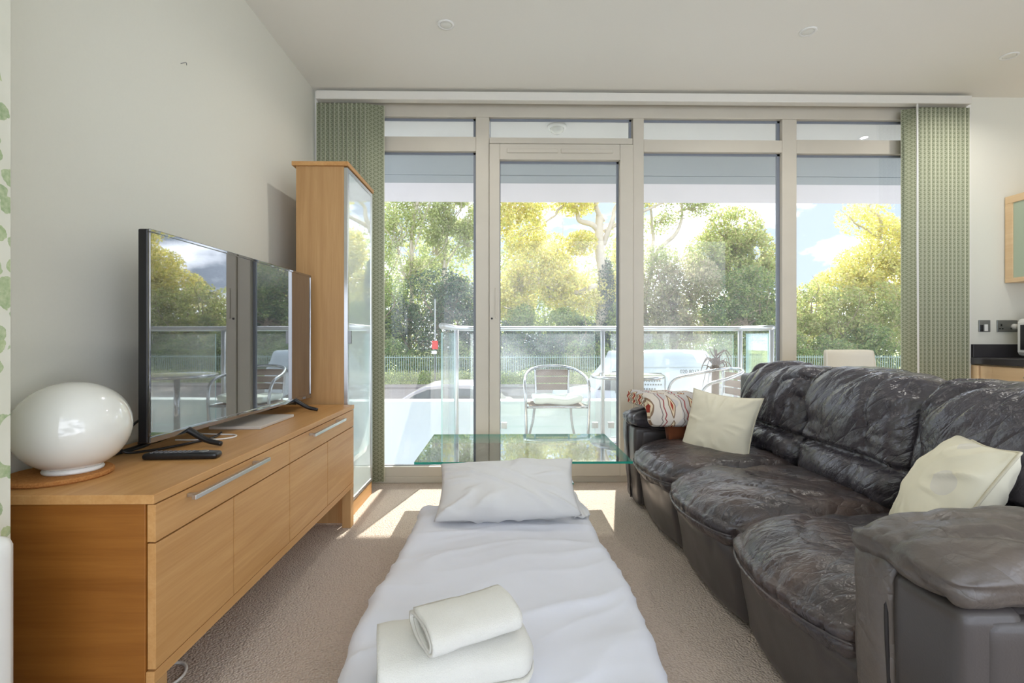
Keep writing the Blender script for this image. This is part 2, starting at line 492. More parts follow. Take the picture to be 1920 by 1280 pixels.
M['leather_smooth'] = t.done(t.pbsdf(t.mix(t.noise(v, 3, 3), lin(64, 60, 60), lin(82, 76, 73)), .32, 0, .45, t.bump(t.noise(v, 240, 2), .12, .002)))
M['seam'] = plain('seam_thread', lin(40, 35, 34), .7)

# blinds: lattice of small triangles, in metres on UV
t = NT('blind_fabric')
tc = t.n('ShaderNodeTexCoord'); sp = t.n('ShaderNodeSeparateXYZ'); t.l(tc.outputs['UV'], sp.inputs[0])
U_, V_ = sp.outputs[0], sp.outputs[1]
fs = None
for an in (0, 60, 120):
    d = t.math('ADD', t.math('MULTIPLY', U_, math.cos(R(an)) / .024), t.math('MULTIPLY', V_, math.sin(R(an)) / .024))
    q = t.math('ABSOLUTE', t.math('SUBTRACT', t.math('FRACT', d), .5))
    q = t.math('GREATER_THAN', q, .40)
    fs = q if fs is None else t.math('MAXIMUM', fs, q)
colr = t.mix(fs, lin(152, 158, 132), lin(190, 194, 168))
edge = t.math('GREATER_THAN', t.math('ABSOLUTE', t.math('SUBTRACT', U_, .0635)), .0600)
colr = t.mix(edge, colr, lin(226, 228, 206))
df = t.n('ShaderNodeBsdfDiffuse'); t.l(colr, df.inputs[0]); tl = t.n('ShaderNodeBsdfTranslucent'); t.l(colr, tl.inputs[0])
ms = t.n('ShaderNodeMixShader'); ms.inputs[0].default_value = .22; t.l(df.outputs[0], ms.inputs[1]); t.l(tl.outputs[0], ms.inputs[2])
M['blind'] = t.done(ms.outputs[0])

# ivy wallpaper
t = NT('ivy_wallpaper'); v = t.coord()
vo = t.n('ShaderNodeTexVoronoi'); vo.inputs['Scale'].default_value = 24; t.l(v, vo.inputs['Vector'])
nz = t.noise(v, 55, 4); ns2 = t.noise(v, 4, 2)
dist = t.math('ADD', vo.outputs['Distance'], t.math('MULTIPLY', nz, .35))
leaf = t.math('MULTIPLY', t.math('LESS_THAN', dist, .62), t.math('GREATER_THAN', ns2, .40))
sepc = t.n('ShaderNodeSeparateColor'); t.l(vo.outputs['Color'], sepc.inputs[0])
lc = t.ramp(sepc.outputs[0], [(0, lin(98, 134, 92)), (.5, lin(134, 160, 108)), (.8, lin(176, 190, 120)), (1, lin(120, 150, 130))])
lc = t.mix(t.noise(v, 120, 3), lc, lin(206, 212, 176))
c = t.mix(leaf, t.mix(t.noise(v, 9, 4), lin(230, 228, 214), lin(206, 206, 188)), lc)
M['wallpaper'] = t.done(t.pbsdf(c, .8, 0, .2))

# patterned blanket: zigzags and lozenges on UV (u across, v along the cloth), metres
t = NT('patterned_blanket')
tc = t.n('ShaderNodeTexCoord'); sp = t.n('ShaderNodeSeparateXYZ'); t.l(tc.outputs['UV'], sp.inputs[0])
U_, V_ = t.math('MULTIPLY', sp.outputs[0], 1.5), t.math('MULTIPLY', sp.outputs[1], 1.5)
def tri(x, p): return t.math('ABSOLUTE', t.math('SUBTRACT', t.math('MULTIPLY', t.math('FRACT', t.math('DIVIDE', x, p)), 2.0), 1.0))
pu = t.math('MULTIPLY', t.math('SUBTRACT', t.math('FRACT', t.math('DIVIDE', t.math('ADD', U_, 1.0), .19)), .5), .19)
col = t.mix(t.math('GREATER_THAN', t.noise(t.coord('UV'), 5, 2), .5), lin(214, 206, 196), lin(196, 192, 190))
z = t.math('LESS_THAN', t.math('ABSOLUTE', t.math('SUBTRACT', t.math('ADD', pu, .045), t.math('MULTIPLY', tri(V_, .05), .016))), .0055)
col = t.mix(z, col, lin(160, 88, 88))
z2 = t.math('LESS_THAN', t.math('ABSOLUTE', t.math('SUBTRACT', t.math('ADD', pu, .075), t.math('MULTIPLY', tri(V_, .05), .012))), .005)
col = t.mix(z2, col, lin(140, 130, 126))
loz = t.math('ADD', t.math('DIVIDE', t.math('ABSOLUTE', t.math('SUBTRACT', pu, .03)), .034), t.math('MULTIPLY', tri(V_, .12), 1.0))
col = t.mix(t.math('LESS_THAN', loz, .95), col, lin(140, 116, 96)); col = t.mix(t.math('LESS_THAN', loz, .66), col, lin(222, 206, 176))
col = t.mix(t.math('LESS_THAN', loz, .36), col, lin(158, 70, 58))
M['pattern'] = t.done(t.pbsdf(col, .95, 0, .1, t.bump(t.noise(t.coord('UV'), 300, 2), .4, .002)))
# woven brown strap
t = NT('brown_weave'); v = t.coord()
w1 = t.n('ShaderNodeTexChecker'); w1.inputs['Scale'].default_value = 130; t.l(v, w1.inputs['Vector'])
w1.inputs['Color1'].default_value = lin(150, 128, 112); w1.inputs['Color2'].default_value = lin(106, 88, 78)
M['weave'] = t.done(t.pbsdf(w1.outputs[0], .7, 0, .3))

def leafmat(name, cols, trans=.5):
    t = NT(name)
    g = t.n('ShaderNodeNewGeometry')
    n = len(cols)
    c = t.ramp(g.outputs['Random Per Island'], [(i / (n - 1), lin(*q)) for i, q in enumerate(cols)])
    df = t.n('ShaderNodeBsdfDiffuse'); t.l(c, df.inputs[0]); tl = t.n('ShaderNodeBsdfTranslucent'); t.l(c, tl.inputs[0])
    ms = t.n('ShaderNodeMixShader'); ms.inputs[0].default_value = trans; t.l(df.outputs[0], ms.inputs[1]); t.l(tl.outputs[0], ms.inputs[2])
    return t.done(ms.outputs[0])
M['leaf_yellow'] = leafmat('yellow_leaves', [(226, 212, 128), (236, 228, 142), (204, 208, 120), (218, 204, 160), (188, 194, 112)])
M['leaf_green'] = leafmat('fresh_leaves', [(138, 160, 96), (160, 178, 106), (190, 198, 124), (120, 146, 92), (178, 176, 130)])
M['leaf_mid'] = leafmat('mid_leaves', [(122, 150, 96), (150, 168, 108), (178, 186, 124), (106, 134, 96), (180, 168, 136)])
M['leaf_dark'] = leafmat('dark_leaves', [(84, 104, 86), (104, 126, 98), (132, 144, 114), (82, 92, 92), (156, 146, 128)], .35)
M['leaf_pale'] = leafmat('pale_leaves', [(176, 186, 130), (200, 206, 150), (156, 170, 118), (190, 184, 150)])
M['leaf_grey'] = leafmat('dusty_leaves', [(168, 162, 128), (186, 176, 140), (156, 164, 116), (178, 160, 140)])
M['leaf_lime'] = leafmat('lime_leaves', [(166, 178, 108), (190, 196, 126), (150, 166, 104), (184, 172, 132), (206, 206, 140)])
M['grass'] = plain('park_grass', lin(196, 204, 130), .9, nscale=1.2, var=.2)

# ------------------------------------------------------------------ world, sun, camera
w = bpy.data.worlds.new('sky'); scn.world = w; w.use_nodes = True
nt = w.node_tree; nt.nodes.clear()
def wn(t_, **k):
    x = nt.nodes.new(t_)
    for a, b in k.items(): x.inputs[a].default_value = b
    return x
tc = wn('ShaderNodeTexCoord'); mp = wn('ShaderNodeMapping'); mp.inputs['Scale'].default_value = (1, 1, 2.2)
mp.inputs['Location'].default_value = (.2, 1.7, .6)
nt.links.new(tc.outputs['Generated'], mp.inputs[0])
nz = wn('ShaderNodeTexNoise', Scale=3.4, Detail=6.0, Roughness=.55); nt.links.new(mp.outputs[0], nz.inputs['Vector'])
rp = nt.nodes.new('ShaderNodeValToRGB'); rp.color_ramp.elements[0].position = .45; rp.color_ramp.elements[1].position = .57
nt.links.new(nz.outputs[0], rp.inputs[0])
mx = nt.nodes.new('ShaderNodeMix'); mx.data_type = 'RGBA'
mx.inputs[6].default_value = (.18, .215, .27, 1); mx.inputs[7].default_value = (.93, .985, 1.10, 1)
nt.links.new(rp.outputs[0], mx.inputs[0])
bg = wn('ShaderNodeBackground', Strength=2.6); nt.links.new(mx.outputs[2], bg.inputs[0])
wo = wn('ShaderNodeOutputWorld'); nt.links.new(bg.outputs[0], wo.inputs[0])

SUN_AZ, SUN_EL = R(13.5), R(38.0)
S = Vector((math.sin(SUN_AZ) * math.cos(SUN_EL), math.cos(SUN_AZ) * math.cos(SUN_EL), math.sin(SUN_EL)))
ld = bpy.data.lights.new('sun', 'SUN'); ld.energy = 6.8; ld.angle = R(.6); ld.color = (1.0, .95, .86)
lo = bpy.data.objects.new('sun', ld); COL.objects.link(lo)
lo.rotation_euler = S.to_track_quat('Z', 'Y').to_euler()

cd = bpy.data.cameras.new('camera'); cam = bpy.data.objects.new('camera', cd); COL.objects.link(cam)
cd.sensor_width = 36; cd.lens = 930 / 1920 * 36; cd.shift_y = -8 / 1920; cd.clip_end = 300; cd.clip_start = .02
cam.location = (0, 0, 1.0); cam.rotation_euler = (R(90), 0, R(-.924))
scn.camera = cam
scn.view_settings.view_transform = 'Standard'; scn.view_settings.look = 'None'
scn.view_settings.exposure = 0.87; scn.view_settings.gamma = 1
scn.view_settings.use_curve_mapping = False
scn.cycles.use_denoising = True
scn.cycles.max_bounces = 10; scn.cycles.diffuse_bounces = 5; scn.cycles.transparent_max_bounces = 24
scn.cycles.sample_clamp_indirect = 6.0

# ------------------------------------------------------------------ room shell
CEIL = 2.65; WY = 3.41; LX = -1.27; RX = 3.82; BY = -1.6
struct(MB().box(LX - .2, RX + .2, BY, WY + .13, -.12, 0).build('floor', M['carpet']), 'beige loop pile carpet over the whole room', 'floor')
struct(MB().box(LX - .2, RX + .2, BY, WY + .13, CEIL, CEIL + .15).build('ceiling', M['ceil']), 'plain white painted ceiling with downlights', 'ceiling')
struct(MB().box(LX - .2, LX, 1.05, WY + .13, 0, CEIL).build('wall_left', M['wall']), 'plain off-white wall behind the television', 'wall')
struct(MB().box(LX - .2, -1.028, BY, 1.05, 0, CEIL).build('wall_left_near', M['wallpaper']), 'wall papered with green ivy leaves', 'wall')
struct(MB().box(RX, RX + .2, BY, WY + .13, 0, CEIL).build('wall_right', M['wall']), 'white kitchen side wall', 'wall')
# the window wall: a pier on the kitchen side, slim jamb on the television side
struct(MB().box(3.195, RX, 3.36, WY + .13, 0, CEIL).build('wall_window', M['wall']), 'white wall to the right of the glazing', 'wall')
struct(MB().box(3.165, 3.196, 3.345, WY + .1, 0, CEIL - .01).build('trim_1', M['reveal']), 'bright white window reveal on the kitchen side', 'trim')
struct(MB().box(LX, -1.25, 3.35, WY, 0, CEIL).build('trim_2', M['reveal']), 'narrow white window reveal on the television side', 'trim')
# the camera end of the room is left open so sky light fills it

# ------------------------------------------------------------------ glazing
FD0, FD1 = WY, WY + .075          # frame depth
mb = MB()
mb.box(-1.25, 3.165, FD0, FD1, 2.513, CEIL)                        # head
mb.box(-1.25, 3.165, FD0, FD1, 0, .045)                            # threshold
mb.box(-1.25, -1.19, FD0, FD1, .045, 2.513)                        # jamb L
mb.box(3.10, 3.165, FD0, FD1, .045, 2.513)                         # jamb R
mb.box(-.194, -.103, FD0, FD1, .045, 2.513)                        # post beside the door
mb.box(.891, .966, FD0, FD1, .045, 2.513)                          # post beside the door
mb.box(1.931, 2.032, FD0, FD1, .045, 2.513)                        # post
fr = struct(mb.build('trim_3', M['frame'], bevel=.004), 'beige painted frame posts and head of the glazing', 'window frame')
def light(name, x0, x1, lab, bar=(2.278, 2.377), sill=.112):
    t_ = thing(name, lab, 'window', ((x0 + x1) / 2, WY + .03, 0)); t_['kind'] = 'structure'
    m = MB(); m.box(x0, x1, FD0 + .002, FD1, *bar); m.box(x0, x1, FD0 + .002, FD1, .045, sill)
    m.build('frame', M['frame'], t_, bevel=.003)
    g = MB()
    for z0, z1 in ((sill, bar[0]), (bar[1], 2.513)):
        g.box(x0, x1, WY + .035, WY + .047, z1 - .014, z1); g.box(x0, x1, WY + .035, WY + .047, z0, z0 + .005)
        g.box(x0, x0 + .006, WY + .035, WY + .047, z0, z1); g.box(x1 - .018, x1, WY + .035, WY + .055, z0, z1)
    g.build('gasket', M['gasket'], t_)
    MB().box(x0, x1, WY + .039, WY + .043, sill, bar[0]).build('pane', M['glass'], t_)
    MB().box(x0, x1, WY + .039, WY + .043, bar[1], 2.513).build('transom_pane', M['glass'], t_)
    return t_
light('window_1', -1.19, -.194, 'fixed window light left of the balcony door')
light('window_2', .966, 1.931, 'fixed window light right of the balcony door', (2.281, 2.366))
light('window_3', 2.032, 3.10, 'fixed window light nearest the kitchen', (2.276, 2.372))
# balcony door with its transom
d = thing('door_1', 'glazed balcony door with trickle vents', 'door', (.39, WY, 0)); d['kind'] = 'structure'
m = MB(); x0, x1 = -.101, .889
m.box(x0, -.029, FD0 - .012, FD1, .045, 2.326); m.box(.798, x1, FD0 - .012, FD1, .045, 2.326)
m.box(-.029, .798, FD0 - .012, FD1, 2.219, 2.326); m.box(-.029, .798, FD0 - .012, FD1, .045, .135)
m.build('leaf', M['frame'], d, bevel=.004)
MB().box(x0, x1, FD0 + .002, FD1, 2.333, 2.374).build('transom_rail', M['frame'], d, bevel=.003)
MB().box(x0, x1, FD0 + .01, FD1 - .01, 2.326, 2.333).build('shadow_gap', M['dark'], d)
g = MB()
for (a, b, z0, z1) in ((-.029, .798, .135, 2.219), (-.099, .885, 2.374, 2.513)):
    g.box(a, b, WY + .03, WY + .045, z1 - .014, z1); g.box(b - .014, b, WY + .03, WY + .05, z0, z1); g.box(a, a + .005, WY + .03, WY + .045, z0, z1)
g.build('gasket', M['gasket'], d)
MB().box(-.029, .798, WY + .036, WY + .04, .135, 2.219).build('pane', M['glass'], d)
MB().box(-.099, .885, WY + .039, WY + .043, 2.374, 2.513).build('transom_pane', M['glass'], d)
for a, b in ((.02, .37), (.39, .75)):
    MB().box(a, b, FD0 - .02, FD0 - .012, 2.262, 2.292).build('trickle_vent', M['frame'], d, bevel=.004)
MB().box(-.062, -.05, FD0 - .02, FD0 - .012, 1.13, 1.34).build('handle_plate', M['frame'], d, bevel=.003)
MB().lathe([(0, -.003), (.007, -.003), (.007, .003), (0, .003)], n=14).build('lock', M['dark'], d, world=False)
lk = [c for c in kids(d) if c.name.startswith('lock')][0]; lk.rotation_euler = (R(90), 0, 0); lk.location = (-.083 - .39, -.014, 1.128)

# ------------------------------------------------------------------ vertical blinds
vb = thing('vertical_blind', 'green lattice-print vertical blind drawn open to both sides of the glazing', 'blind', (.95, 3.33, 2.64))
MB().box(-1.245, 3.16, 3.295, 3.355, 2.575, 2.632).build('headrail', M['rail'], vb, bevel=.006)
def slat(x, ang, wd=.127, zb=.03, zt=2.555):
    n = 8; V = []; UV = []; F = []
    for z in (zb, zt):
        for i in range(n + 1):
            s = i / n; q = (s - .5) * wd; bow = .006 * (1 - (2 * s - 1) ** 2)
            V.append((x + q * math.cos(ang) - bow * math.sin(ang), 3.33 + q * math.sin(ang) + bow * math.cos(ang), z)); UV.append((s * wd, z))
    for i in range(n): F.append((i, i + 1, n + 2 + i, n + 1 + i))
    o = mesh('slat', V, F, M['blind'], vb, True, True, None, UV)
    sd = o.modifiers.new('Solidify', 'SOLIDIFY'); sd.thickness = .0012
for i in range(12): slat(-1.185 + i * .0292, R(20) + .05 * math.sin(i * 2.1))
for i in range(12): slat(2.775 + i * .0290, R(-20) + .05 * math.sin(i * 1.7))
MB().tube([(2.765, 3.275, 2.56), (2.767, 3.275, 1.6), (2.775, 3.275, .35)], .006, 8).build('wand', M['white'], vb, True)

# ------------------------------------------------------------------ ceiling lights, hook
first = None
def downlight():
    t_ = thing('ceiling_downlight', 'recessed ceiling downlight straight above the balcony door side, nearest the television wall', 'downlight', (-.307, 2.624, CEIL), 0, 'recessed ceiling downlights')
    MB().lathe([(.030, -.001), (.033, -.006), (.043, -.004), (.045, 0), (.030, 0)], n=36).build('trim_ring', M['white'], t_, True, world=False)
    MB().lathe([(.0, -.0005), (.030, -.0005), (.0305, -.003), (.027, -.004), (0, -.004)], n=28).build('lamp_lens', M['opal'], t_, True, world=False)
    return t_
dl = downlight()
dup(dl, (1.641, 2.652, CEIL), 0, 'recessed ceiling downlight above the back of the leather sofa')
dup(dl, (2.965, 2.864, CEIL), 0, 'recessed ceiling downlight nearest the kitchen corner')
for lx, ly in ((-.307, 2.624), (1.641, 2.652), (2.965, 2.864)):
    al = bpy.data.lights.new('downlight_bulb', 'AREA'); al.shape = 'DISK'; al.size = .05; al.energy = 2.4; al.color = (1.0, .96, .90); al.spread = R(150)
    ao = bpy.data.objects.new('downlight_bulb', al); COL.objects.link(ao); ao.location = (lx, ly, CEIL - .008)
tag(MB().tube(spline([(-1.271, 1.97, 2.075), (-1.258, 1.97, 2.078), (-1.254, 1.978, 2.083), (-1.258, 1.987, 2.078)]), .0013, 6).build('wall_hook', M['button'], None, True), 'tiny hook high on the plain white wall', 'hook')

# ------------------------------------------------------------------ radiator by the wallpaper
rd = thing('radiator', 'white panel radiator standing against the ivy wallpaper', 'radiator', (-.98, .5, 0))
P, F = softbox(-1.020, -.917, -.25, .955, .08, .632, .022, .02)
mesh('panel', P, F, M['white'], rd, True)
for y in (0.0, .8): MB().box(-1.0, -.96, y, y + .04, 0, .09).build('foot', M['white'], rd, bevel=.004)

# ------------------------------------------------------------------ sideboard
sb = thing('sideboard', 'long oak sideboard with two drawers over four doors under the television', 'sideboard', (-1.03, 1.9, 0))
SY0, SY1 = 1.15, 2.66; SF = -.80
MB().box(LX + .005, SF, SY0 - .004, SY1 + .004, .618, .64).build('top', M['oak_y'], sb, bevel=.002)
MB().box(LX + .01, SF - .022, SY0, SY0 + .02, .12, .618).build('side_panel', M['oak_shaded'], sb, bevel=.0015)
MB().box(LX + .01, SF - .022, SY1 - .02, SY1, .204, .618).build('side_panel', M['oak_shaded'], sb, bevel=.0015)
MB().box(LX + .01, LX + .02, SY0 + .02, SY1 - .02, .21, .618).build('back_panel', M['oak_y'], sb)
MB().box(LX + .02, SF - .03, SY0 + .02, SY1 - .02, .215, .233).build('bottom_panel', M['oak_y'], sb)
MB().box(LX + .02, SF - .03, SY0 + .02, SY1 - .02, .5255, .5300).build('inner_shelf', M['dark'], sb)
MB().box(SF - .0215, SF - .002, SY0 + .0005, SY1 - .0005, .2045, .232).build('bottom_rail', M['oak_y'], sb, bevel=.0015)
ys = [SY0 + .002, 1.485, 1.868, 2.268, SY1 - .002]
for i in range(4):
    MB().box(SF - .02, SF - .001, ys[i] + .0022, ys[i + 1] - .0022, .2355, .5250).build('door', M['oak_y'], sb, bevel=.001)
for a, b, h0, h1 in ((SY0 + .002, 1.868, 1.235, 1.63), (1.868, SY1 - .002, 2.02, 2.415)):
    dr = MB().box(SF - .02, SF - .001, a + .0015, b - .0015, .5290, .6150).build('drawer', M['oak_y'], sb, bevel=.001)
    m = MB(); m.box(SF + .022, SF + .034, h0 + .012, h1 + .012, .595, .607)
    for y in (h0 + .03, h1 - .04): m.box(SF - .001, SF + .023, y, y + .01, .596, .606)
    hd = m.build('handle', M['alu'], dr, bevel=.0015)
for y in (SY0 - .003, SY1 - .048):
    for x in (LX + .012, SF - .049): MB().box(x, x + .046, y, y + .05, 0, .204).build('leg', M['oak_z'], sb, bevel=.002)

# ------------------------------------------------------------------ tall glass-door cabinet
cb = thing('display_cabinet', 'tall narrow oak cabinet with a glass door beside the window', 'cabinet', (-.98, 2.95, 0))
CX0, CX1, CY0, CY1 = -1.118, -.842, 2.685, 3.19
m = MB(); m.box(CX0, CX1 - .02, CY0, CY0 + .02, 0, 1.92); m.box(CX0, CX1 - .02, CY1 - .02, CY1, 0, 1.92)
m.box(CX0, CX0 + .01, CY0 + .02, CY1 - .02, .08, 1.92); m.box(CX0 + .01, CX1 - .02, CY0 + .02, CY1 - .02, .08, .1)
m.build('carcass', M['oak_z'], cb, bevel=.001)
MB().box(CX0 - .02, CX1 + .006, CY0 - .012, CY1 + .012, 1.92, 1.944).build('top', M['oak_y'], cb, bevel=.003)
MB().box(CX0, CX1 - .004, CY0 + .002, CY1 - .002, 0, .078).build('plinth', M['oak_y'], cb, bevel=.001)
dr = MB()
dr.box(CX1 - .02, CX1, CY0 + .001, CY0 + .028, .085, 1.914); dr.box(CX1 - .02, CX1, CY1 - .028, CY1 - .001, .085, 1.914)
dr.box(CX1 - .02, CX1, CY0 + .028, CY1 - .028, .085, .105); dr.box(CX1 - .02, CX1, CY0 + .028, CY1 - .028, 1.894, 1.914)
dr = dr.build('door', M['alu'], cb, bevel=.001)
MB().box(CX1 - .014, CX1 - .004, CY0 + .028, CY1 - .028, .105, 1.894).build('glass', M['mirrorglass'], dr)
MB().box(CX1, CX1 + .016, CY0 + .004, CY0 + .026, .965, 1.035).build('handle', M['greymetal'], dr, bevel=.001)

# ------------------------------------------------------------------ television
TVA = math.atan2(1.12, .04)
tv = thing('television', 'flat black television standing on the oak sideboard', 'television', (-1.035, 2.04, .64), TVA)
W2 = .56; ZB, ZT = .046, .681
m = MB(); m.box(-W2, W2, -.004, .026, ZB, ZT); m.build('back_shell', M['black'], tv, bevel=.004, world=False)
MB().box(-W2 + .06, W2 - .06, .026, .066, ZB + .02, ZB + .27).build('rear_housing', M['black'], tv, bevel=.01, world=False)
m = MB()
m.box(-W2, W2, -.012, -.003, ZB, ZB + .020); m.box(-W2, W2, -.012, -.003, ZT - .010, ZT)
m.box(-W2, -W2 + .010, -.012, -.003, ZB + .02, ZT - .01); m.box(W2 - .010, W2, -.012, -.003, ZB + .02, ZT - .01)
m.build('bezel', M['screen'], tv, bevel=.002, world=False)
MB().box(-W2 + .010, W2 - .010, -.0085, -.004, ZB + .020, ZT - .010).build('screen', M['screen'], tv, world=False)
MB().box(W2 - .10, W2 - .07, -.0135, -.012, ZB + .005, ZB + .014).build('badge', M['button'], tv, world=False)
for s in (-.385, .385):
    m = MB()
    for sy, ln in ((-1, .125), (1, .15)):
        m.tube(spline([(s, 0 + .008, .062), (s, .008 + sy * .02, .052), (s, .008 + sy * ln * .6, .021), (s, .008 + sy * ln, .009)], 6), [.013 - .005 * i / 18 for i in range(19)], 8)
    m.tube([(s, .008, .045), (s, .008, .09)], .014, 8)
    m.build('foot', M['black'], tv, True, world=False)

# cables, set-top tray, remote
tag(MB().tube(spline([(-1.262, 1.27, .646), (-1.20, 1.44, .646), (-1.17, 1.53, .647), (-1.13, 1.60, .66), (-1.12, 1.64, .70), (-1.15, 1.60, .74), (-1.17, 1.55, .70), (-1.14, 1.50, .66), (-1.10, 1.56, .648), (-1.03, 1.74, .646), (-1.05, 1.86, .646)], 10), .004, 8).build('power_cable', M['black'], None, True), 'black cable looped behind the near end of the television', 'cable')
tag(MB().tube(spline([(-1.262, 1.30, .6465), (-1.21, 1.40, .6465), (-1.19, 1.50, .6465), (-1.19, 1.62, .646), (-1.21, 1.8, .646)], 10), .0045, 8).build('power_cable', M['black'], None, True), 'straight black lead running along the wall behind the lamp', 'cable')
tag(MB().tube(spline([(-1.14, 1.74, .6435), (-1.06, 1.74, .6435), (-.99, 1.755, .6435), (-.965, 1.79, .6435), (-.985, 1.83, .6435), (-1.06, 1.84, .6435), (-1.14, 1.86, .6435)], 10), .003, 8).build('white_lead', M['cable_white'], None, True), 'thin white lead curling out from under the television', 'cable')
tag(MB().box(-1.15, -.95, 1.95, 2.26, .6405, .652).build('media_tray', plain('grey_tray', lin(196, 188, 178), .45, nscale=60, var=.06), None, bevel=.002), 'flat pale grey box lying under the television', 'box')
rc = thing('remote_control', 'black remote control lying in front of the television', 'remote', (-.955, 1.49, .64), R(4))
P, F = softbox(-.105, .105, -.024, .024, .001, .02, .008, .004, lambda P, N, U: np.stack([P[:, 0], P[:, 1] * (1 - .18 * np.abs(U[:, 0]) ** 4), P[:, 2] - .004 * np.maximum(0, np.abs(U[:, 0]) - .7) * (P[:, 2] > .012)], 1))
mesh('body', P, F, M['black'], rc, True, False)
for i in range(9):
    for j in range(3):
        x = -.085 + i * .0135; y = -.011 + j * .011
        MB().box(x, x + .008, y - .003, y + .003, .0195, .0215).build('button', M['button'], rc, bevel=.001, world=False)
MB().lathe([(0, .0195), (.013, .0195), (.013, .0218), (.006, .0218), (0, .0212)], (.06, 0, 0), 20).build('button', M['greymetal'], rc, True, world=False)

# lamp and cork mat
ck = MB().lathe([(0, 0), (.108, 0), (.112, .004), (.112, .010), (.108, .013), (0, .013)], (-1.148, 1.300, .6402), 48).build('cork_mat', M['cork'], None)
tag(ck, 'round cork mat under the white globe lamp', 'mat')
lp = thing('table_lamp', 'white opal glass egg-shaped lamp on the cork mat', 'lamp', (-1.125, 1.315, .6535))
prof = [(0, .0)] + [(.125 * math.sin(a) ** .94, .114 - .115 * math.cos(a)) for a in np.linspace(.46, PI - .02, 40)] + [(0, .2292)]
MB().lathe(prof[1:], (-1.125, 1.315, .6535), 56).build('shade', M['opal'], lp, True)
MB().lathe([(0, 0), (.062, 0), (.064, .005), (.058, .012), (0, .012)], (-1.125, 1.315, .6535), 40).build('base', M['white'], lp, True)
# cable on the floor
tag(MB().tube(spline([(-1.16, 1.46, .005), (-1.02, 1.53, .005), (-.965, 1.52, .005), (-.945, 1.46, .005), (-.985, 1.40, .005), (-1.10, 1.35, .005)], 12), .0045, 8).build('floor_lead', M['cable_white'], None, True), 'white lead looping on the carpet under the sideboard', 'cable')

# ------------------------------------------------------------------ mattress bed
def mat_fn(P, N, U):
    u, v = U[:, 0], U[:, 1]
    top = np.clip(N[:, 2], 0, 1); side = np.clip(np.abs(N[:, 0]), 0, 1)
    x, y = P[:, 0], P[:, 1]
    # long folds fanning from both sides towards the middle
    warp = fbm(np.stack([x * 2.2, y * 1.5, x * 0], 1), 2, 4) * .35
    f1 = ridge(np.stack([x * 1.2 + 3, (y + .32 * np.abs(x) * np.sign(-x) + warp * .35) * 7.0, x * 0], 1), 2, 3.0)
    f2 = ridge(np.stack([x * 2.4, (y - .45 * x + warp * .4) * 11.0, x * 0 + 4], 1), 6, 3.0)
    f3 = fbm(np.stack([x * 6, y * 6, x * 0], 1), 3, 9)
    amp = .35 + .65 * smooth01(np.abs(u), .15, .85) + .35 * smooth01(-v, -.2, .8)
    sd = ridge(np.stack([P[:, 2] * 2, (y + P[:, 2] * .9) * 17, x * 0], 1), 8, 2.5)
    D = top * amp * (.022 * (f1 - .40) + .009 * (f2 - .45)) + .005 * f3 + side * .008 * (sd - .5)
    Q = P + N * D[:, None]
    Q[:, 2] = np.maximum(Q[:, 2], .004)
    Q[:, 0] += .012 * np.sin(y * 5) * np.abs(u) * np.sign(u)
    return Q
P, F = softbox(-.42, .415, .55, 2.455, .004, .182, .055, .0115, mat_fn)
tag(mesh('mattress', P, F, M['sheet'], None, True), 'single mattress on the floor made up with a white sheet', 'mattress')
# pillow leaning at the far end
pl = thing('bed_pillow', 'white pillow standing up at the window end of the mattress', 'pillow', (.03, 2.26, .18))
V, F = pillow(.64, .32, .17, 60, .06, 11, .014, .42)
fx = ridge(np.stack([(V[:, 0] * .8 + V[:, 2] * 1.5) * 9, (V[:, 0] - V[:, 2]) * 1.2, V[:, 0] * 0], 1), 3, 2.5) - .45
V[:, 1] += np.sign(V[:, 1]) * .010 * fx * (np.abs(V[:, 1]) > .02)
sag = smooth01(-V[:, 2], .02, .19); V[:, 1] *= 1 + .35 * sag
V = rot(V, R(-56), 0, 0); V[:, 2] -= V[:, 2].min(); V[:, 2] = np.maximum(V[:, 2], .0)
V = rot(V, 0, R(-2.5), R(-1), (.02, 2.27, .176))
mesh('pillowcase', V, F, M['pillowcase'], pl, True)
n = 18; V = []; F = []
for i in range(n + 1):
    for j in range(n + 1):
        a, b = i / n, j / n
        z = b * .11 * (1 - .3 * a); x = .315 + a * (.085 * (1 - b * .85)) + .006 * math.sin(b * 15 + a * 5) - .02 * b; y = 2.22 + .26 * b + .010 * math.sin(a * 9 + b * 7) + .03 * a
        V.append((x, y, .186 + z + .004 * math.sin(a * 14)))
for i in range(n):
    for j in range(n): F.append((i * (n + 1) + j, (i + 1) * (n + 1) + j, (i + 1) * (n + 1) + j + 1, i * (n + 1) + j + 1))
o = mesh('pillowcase_flap', V, F, M['pillowcase'], pl, True); sd = o.modifiers.new('Solidify', 'SOLIDIFY'); sd.thickness = .004

# towels
V, F, UV = ribbon_roll(.115, .062, .016, 2.4, .36, 40, R(200), 3, .008, .98, .004, .05)
V = rot(V, 0, 0, R(-76), (-.118, 1.195, .246))
o = mesh('bath_towel', V, F, M['towel'], None, True, True, None, UV)
tag(o, 'large folded white bath towel, lower of the two on the mattress', 'towel', 'folded white towels')
V, F, UV = ribbon_roll(.078, .031, .010, 1.8, .235, 34, R(190), 7, .006, .95, .006, .02)
V[:, 2] += -.10 * np.minimum(V[:, 0] * 0, 0)
V = rot(V, 0, R(4), R(-62), (-.085, 1.175, .338)); V[:, 2] += .10 * 0
o = mesh('hand_towel', V, F, M['towel'], None, True, True, None, UV)
tag(o, 'small rolled white hand towel lying on top of the bath towel', 'towel', 'folded white towels')

